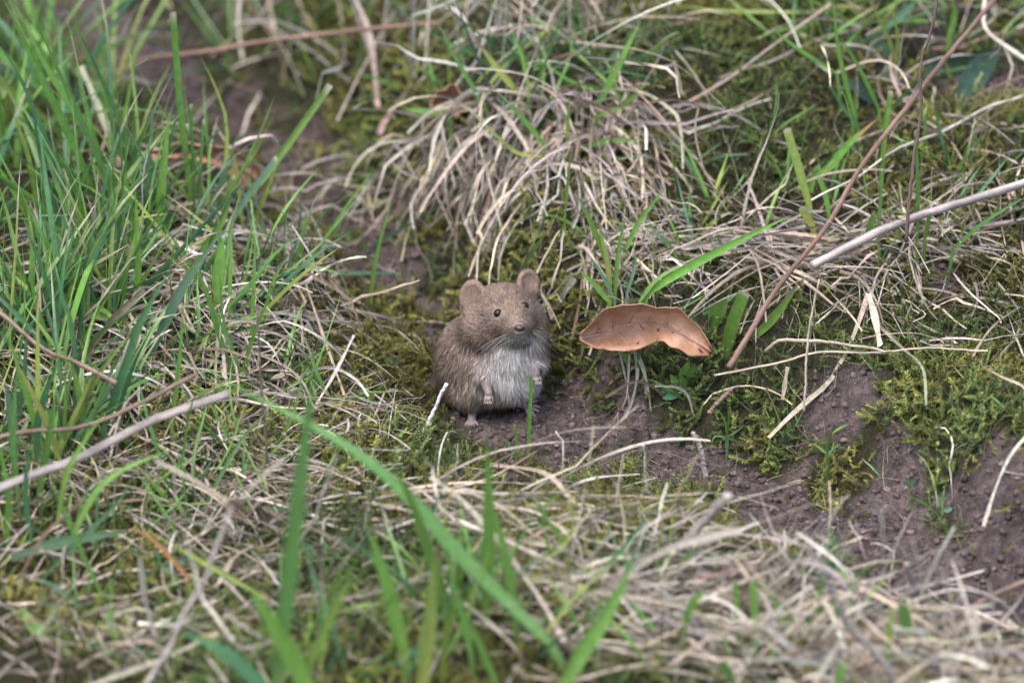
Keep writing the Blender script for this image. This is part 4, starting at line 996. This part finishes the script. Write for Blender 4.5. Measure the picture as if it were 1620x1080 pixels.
NOSE = np.array([37., 136, 130])
def regions(p):
    """masks over the body: pale belly, bare feet, ear cup, muzzle"""
    u, v, w = p[:, 0], p[:, 1], p[:, 2]
    wob = 7 * noise(u, v, .12, 61)
    belly = 1 - smooth(.45, 1.15, np.sqrt(((u - 30) / 62) ** 2 + ((v - 74 + wob) / 52) ** 2))
    belly = belly * smooth(10, 45, w)
    cream = 1 - smooth(.6, 1.1, np.sqrt(((u + 5) / 62) ** 2 + ((v - 38) / 34) ** 2)); cream *= smooth(-10, 25, w)
    feet = np.zeros(len(p))
    for a, b, r in (((-19, 50, 80), (-10, 14, 88), 12), ((59, 72, 69), (68, 44, 76), 12), ((-37, 16, 16), (-40, -20, 48), 15), ((22, 24, 24), (74, 8, 20), 18)):
        feet = np.maximum(feet, 1 - smooth(.75, 1.0, (d_cap(p, a, b, 0, 0)) / r))
    ear = np.zeros(len(p)); cup = np.zeros(len(p))
    for c, r, nn in EARS:
        R = rot_to(nn); q = (p - np.array(c)) @ R.T
        m = (1 - smooth(1.05, 1.25, np.hypot(q[:, 0] / r[0], q[:, 1] / r[1]))) * (np.abs(q[:, 2]) < 12); m *= smooth(-.75, -.4, q[:, 1] / r[1])
        ear = np.maximum(ear, m); cup = np.maximum(cup, m * (1 - smooth(.68, .82, np.hypot(q[:, 0] / r[0], q[:, 1] / r[1]))) * (q[:, 2] > -4))
    muz = 1 - smooth(14, 40, np.linalg.norm(p - NOSE, axis=1))
    chin = (1 - smooth(.6, 1.2, np.sqrt(((u - 38) / 36) ** 2 + ((v - 115 + wob * .5) / 16) ** 2))) * smooth(30, 60, w)
    return belly, cream, feet, ear, cup, muz, chin

BROWN = np.array([.225, .155, .112]); BUFF = np.array([.290, .215, .150]); PALE = np.array([.55, .50, .45]); CREAM = np.array([.42, .35, .26]); SLATE = np.array([.10, .088, .085])
PINK = np.array([.275, .215, .205]); CUPC = np.array([.165, .105, .082]); GREY = np.array([.26, .205, .165])
def fur_color(p):
    belly, cream, feet, ear, cup, muz, chin = (m[:, None] for m in regions(p))
    u, v, w = p[:, 0:1], p[:, 1:2], p[:, 2:3]
    side = smooth(150, 60, v) if False else 1 - smooth(60, 150, v)
    c = BROWN * (1 - .55 * side) + GREY * .55 * side
    gold = np.exp(-(((u - 40) / 30) ** 2 + ((v - 148) / 26) ** 2)) * smooth(40, 80, w)          # golden face
    c = c * (1 - .5 * gold) + BUFF * .5 * gold
    for e in EYES:
        rr = np.linalg.norm(p - e, axis=1)[:, None]; ring = np.exp(-((rr - 12) / 4.5) ** 2) * .3; c = c * (1 - ring) + GREY * 1.15 * ring
    dk = np.exp(-(((u + 8) / 22) ** 2 + ((v - 150) / 14) ** 2)) * .38; c = c * (1 - dk) + SLATE * 1.1 * dk
    c = c * (1 - cream) + CREAM * cream; b = np.maximum(belly, chin); c = c * (1 - b) + PALE * b
    earfur = BUFF * .8; c = c * (1 - .5 * ear) + earfur * .5 * ear; c = c * (1 - .8 * cup) + CUPC * .8 * cup
    c = c * (1 - feet) + PINK * feet
    return c
bc = fur_color(BV) * .75
belly, cream, feet, ear, cup, muz, chin = regions(BV)
mouth = np.exp(-((BV[:, 1] - (119 + .004 * (BV[:, 0] - 38) ** 2)) / 2.2) ** 2) * (1 - smooth(14, 22, np.abs(BV[:, 0] - 34))) * (BV[:, 2] > 95)
bc = bc * (1 - .7 * mouth[:, None]) + np.array([.10, .05, .05]) * .7 * mouth[:, None]

vole = empty("vole", VB, "small brown furry vole sitting upright with forepaws hanging over its pale belly", "vole")
body = fast_mesh("body", v2w(BV), quads=BQ, col=bc, mat=M_SKIN); child(body, vole)

# eyes, nose
def sphere_arrays(nu=24, nv=16):
    th = np.linspace(0, np.pi, nv + 1); ph = np.linspace(0, 2 * np.pi, nu, endpoint=False)
    V = np.stack([np.sin(th)[:, None] * np.cos(ph), np.sin(th)[:, None] * np.sin(ph), np.cos(th)[:, None] * np.ones(nu)], -1)
    b = np.arange((nv + 1) * nu).reshape(nv + 1, nu); r = np.roll(b, -1, 1)
    return V.reshape(-1, 3), np.stack([b[:-1], b[1:], r[1:], r[:-1]], -1).reshape(-1, 4)
SV, SQ = sphere_arrays()
m_eye, N_, L_, P_, O_ = nodes_of("eye"); P_.inputs["Base Color"].default_value = (.006, .005, .006, 1); P_.inputs["Roughness"].default_value = .05; P_.inputs["Specular IOR Level"].default_value = .3
m_nose, N_, L_, P_, O_ = nodes_of("nose"); P_.inputs["Roughness"].default_value = .42
nn_ = N_.new("ShaderNodeTexNoise"); nn_.inputs["Scale"].default_value = 1800; rr_ = N_.new("ShaderNodeValToRGB")
rr_.color_ramp.elements[0].color = (.034, .016, .019, 1); rr_.color_ramp.elements[1].color = (.072, .036, .040, 1); L_.new(nn_.outputs[0], rr_.inputs[0]); L_.new(rr_.outputs[0], P_.inputs["Base Color"])
for e in EYES:
    n0 = grad(e[None])[0]
    child(fast_mesh("eye", v2w(e - n0 * 2.6 + SV * 7.4), quads=SQ, mat=m_eye), vole)
nv_ = SV.copy(); nv_[:, 1] *= np.where(nv_[:, 1] > 0, .8, .75); nv_[:, 0] *= 1.18
for s in (-1, 1):                      # nostril dents
    dd = np.linalg.norm(nv_ - np.array([s * .75, -.25, .55]), axis=1); nv_[:, :] -= nv_ * (.35 * np.exp(-(dd / .28) ** 2))[:, None]
child(fast_mesh("nose", v2w(NOSE + np.array([0, 0, -2.5]) + nv_ * 7.8), quads=SQ, mat=m_nose), vole)

# fur
tri = np.concatenate([BQ[:, [0, 1, 2]], BQ[:, [0, 2, 3]]]); A, B_, C_ = BV[tri[:, 0]], BV[tri[:, 1]], BV[tri[:, 2]]
area = np.linalg.norm(np.cross(B_ - A, C_ - A), axis=1); cen = (A + B_ + C_) / 3
_, _, feet, ear, cup, muz, chin = regions(cen)
wgt = area * (1 + 1.2 * smooth(110, 150, cen[:, 1])) * (1 + .2 * cup) * (1 - .80 * feet) * (1 + 1.2 * muz)
for e in EYES: wgt *= smooth(7.0, 10.5, np.linalg.norm(cen - e, axis=1))
wgt *= smooth(7.5, 10, np.linalg.norm(cen - NOSE, axis=1))
NF = 115000
k = rng.choice(len(tri), NF, p=wgt / wgt.sum()); r1 = np.sqrt(rng.random(NF))[:, None]; r2 = rng.random(NF)[:, None]
p = (1 - r1) * A[k] + r1 * (1 - r2) * B_[k] + r1 * r2 * C_[k]
n0 = grad(p); belly, cream, feet, ear, cup, muz, chin = regions(p)
head = smooth(112, 140, p[:, 1] + .12 * p[:, 2])[:, None]
flow = norm(p - (NOSE + np.array([0, 4., 6.]))) * head + norm(np.stack([(p[:, 0] - 10) * .006, -np.ones(NF), -.25 * np.ones(NF)], -1)) * (1 - head)
upflow = np.array([0, 1., 0]); flow = flow * (1 - ear[:, None]) + upflow * ear[:, None]
def n3(q, f, s): return np.stack([noise(q[:, 0] + q[:, 2] * .7, q[:, 1] - q[:, 2] * .4, f, s), noise(q[:, 0] - q[:, 2] * .5, q[:, 1] + q[:, 2] * .6, f, s + 1), noise(q[:, 1] + q[:, 0] * .3, q[:, 2], f, s + 2)], -1)
flow = flow + n3(p, .10, 70) * 1.0 + n3(p, .035, 75) * .7 + rng.normal(0, .16, (NF, 3))
tng = norm(flow - (flow * n0).sum(1, keepdims=True) * n0)
elv = np.radians(np.clip(rng.normal(30, 9, NF) + 6 * belly, 8, 70))[:, None]
d1 = tng * np.cos(elv) + n0 * np.sin(elv); d2 = norm(tng * np.cos(elv * .55) + n0 * np.sin(elv * .55) + np.array([0, -.12, 0]))
Lh = (17 + 5 * belly) * (1 - head[:, 0] * .42) * (1 - .55 * muz) * (1 - .62 * ear) * (1 - .82 * feet) * (1 - .3 * cup) * rng.uniform(.65, 1.2, NF)
Lh = np.where((rng.random(NF) < .035) & (feet < .3) & (ear < .2), Lh * 1.35, Lh)
for e in EYES: Lh *= .35 + .65 * smooth(9, 22, np.linalg.norm(p - e, axis=1))
hw = .5 * (1 - .3 * muz)
sd = norm(np.cross(tng, n0) + rng.normal(0, .45, (NF, 3))) * (hw * rng.uniform(.7, 1.3, NF))[:, None]
p = p - n0 * .6; pm_ = p + d1 * (Lh * .5)[:, None]; pt = pm_ + d2 * (Lh * .5)[:, None]
HV = np.stack([p - sd, p + sd, pm_ - sd * .8, pm_ + sd * .8, pt], 1)
base = (np.arange(NF) * 5)[:, None]; HQ = base + np.array([0, 1, 3, 2]); HT = base + np.array([2, 3, 4])
fc = fur_color(p); lum = np.exp(rng.normal(0, .42, (NF, 1))); blk = (rng.random(NF) < .18)[:, None] * (1 - np.maximum(belly, cream))[:, None]
gold = (rng.random(NF) < .22)[:, None] * (1 - belly)[:, None]
tip = fc * lum; tip = tip * (1 - gold * .5) + BUFF * 1.35 * gold * .5; tip = tip * (1 - .6 * blk)
pt_n = 1 + .6 * n3(p, .09, 90)[:, :1]
tip = np.clip(tip * pt_n, .01, .85)
root = SLATE * .75 * (1 - feet[:, None]) + fc * feet[:, None] * .9; root = root * .6 + fc * .4 * .7
mid = root * .25 + tip * .75
HC = np.stack([root, root, mid, mid, tip], 1)
fur = fast_mesh("fur", v2w(HV.reshape(-1, 3)), quads=HQ, tris=HT, col=HC.reshape(-1, 3), mat=M_FUR)
hn = norm(n0 * 1.0 + d1 * .25 + rng.normal(0, .18, (NF, 3)))
hn = hn[:, :1] * RIGHT + hn[:, 1:2] * UPV + hn[:, 2:] * WV
fur.data.normals_split_custom_set_from_vertices(np.repeat(hn, 5, 0).tolist())
child(fur, vole); fur["kind"] = "stuff"

# whiskers
for (ou, ov, ow), du, m in (((24, 128, 108), -1, 9), ((48, 130, 106), 1, 7)):
    for i in range(m):
        a0 = np.array([ou + rng.normal(0, 3), ov + rng.normal(0, 3.5), ow + rng.normal(0, 3)])
        d = norm(np.array([du * rng.uniform(.55, 1), rng.uniform(-.75, .12), rng.uniform(-.1, .5)])); Lw = rng.uniform(36, 72); t = np.linspace(0, 1, 10)[:, None]
        q = a0 + d * Lw * t + np.array([0, -14., -10.]) * t ** 2
        V, Q, Tr, C = tube_arrays(v2w(q), np.linspace(.24, .06, 10) * S, np.tile(np.array([.40, .37, .34]), (10, 1)), 4)
        child(fast_mesh("whisker", V, quads=Q, tris=Tr, col=C, mat=M_STRAW), vole)
# claws
for (cu, cv, cw), dirs in (((-12, 20, 88), (-4, -1.3, 1.6, 4.4)), ((66, 51, 75), (-4, -1.3, 1.8, 4.6))):
    for o_ in dirs:
        q = np.array([[cu + o_, cv, cw], [cu + o_ * 1.15, cv - 3, cw + .6], [cu + o_ * 1.2, cv - 5.5, cw - .8]])
        V, Q, Tr, C = tube_arrays(v2w(q), np.array([.9, .6, .15]) * S, np.tile(np.array([.34, .27, .24]), (3, 1)), 5)
        child(fast_mesh("claw", V, quads=Q, tris=Tr, col=C, mat=M_STEM), vole)
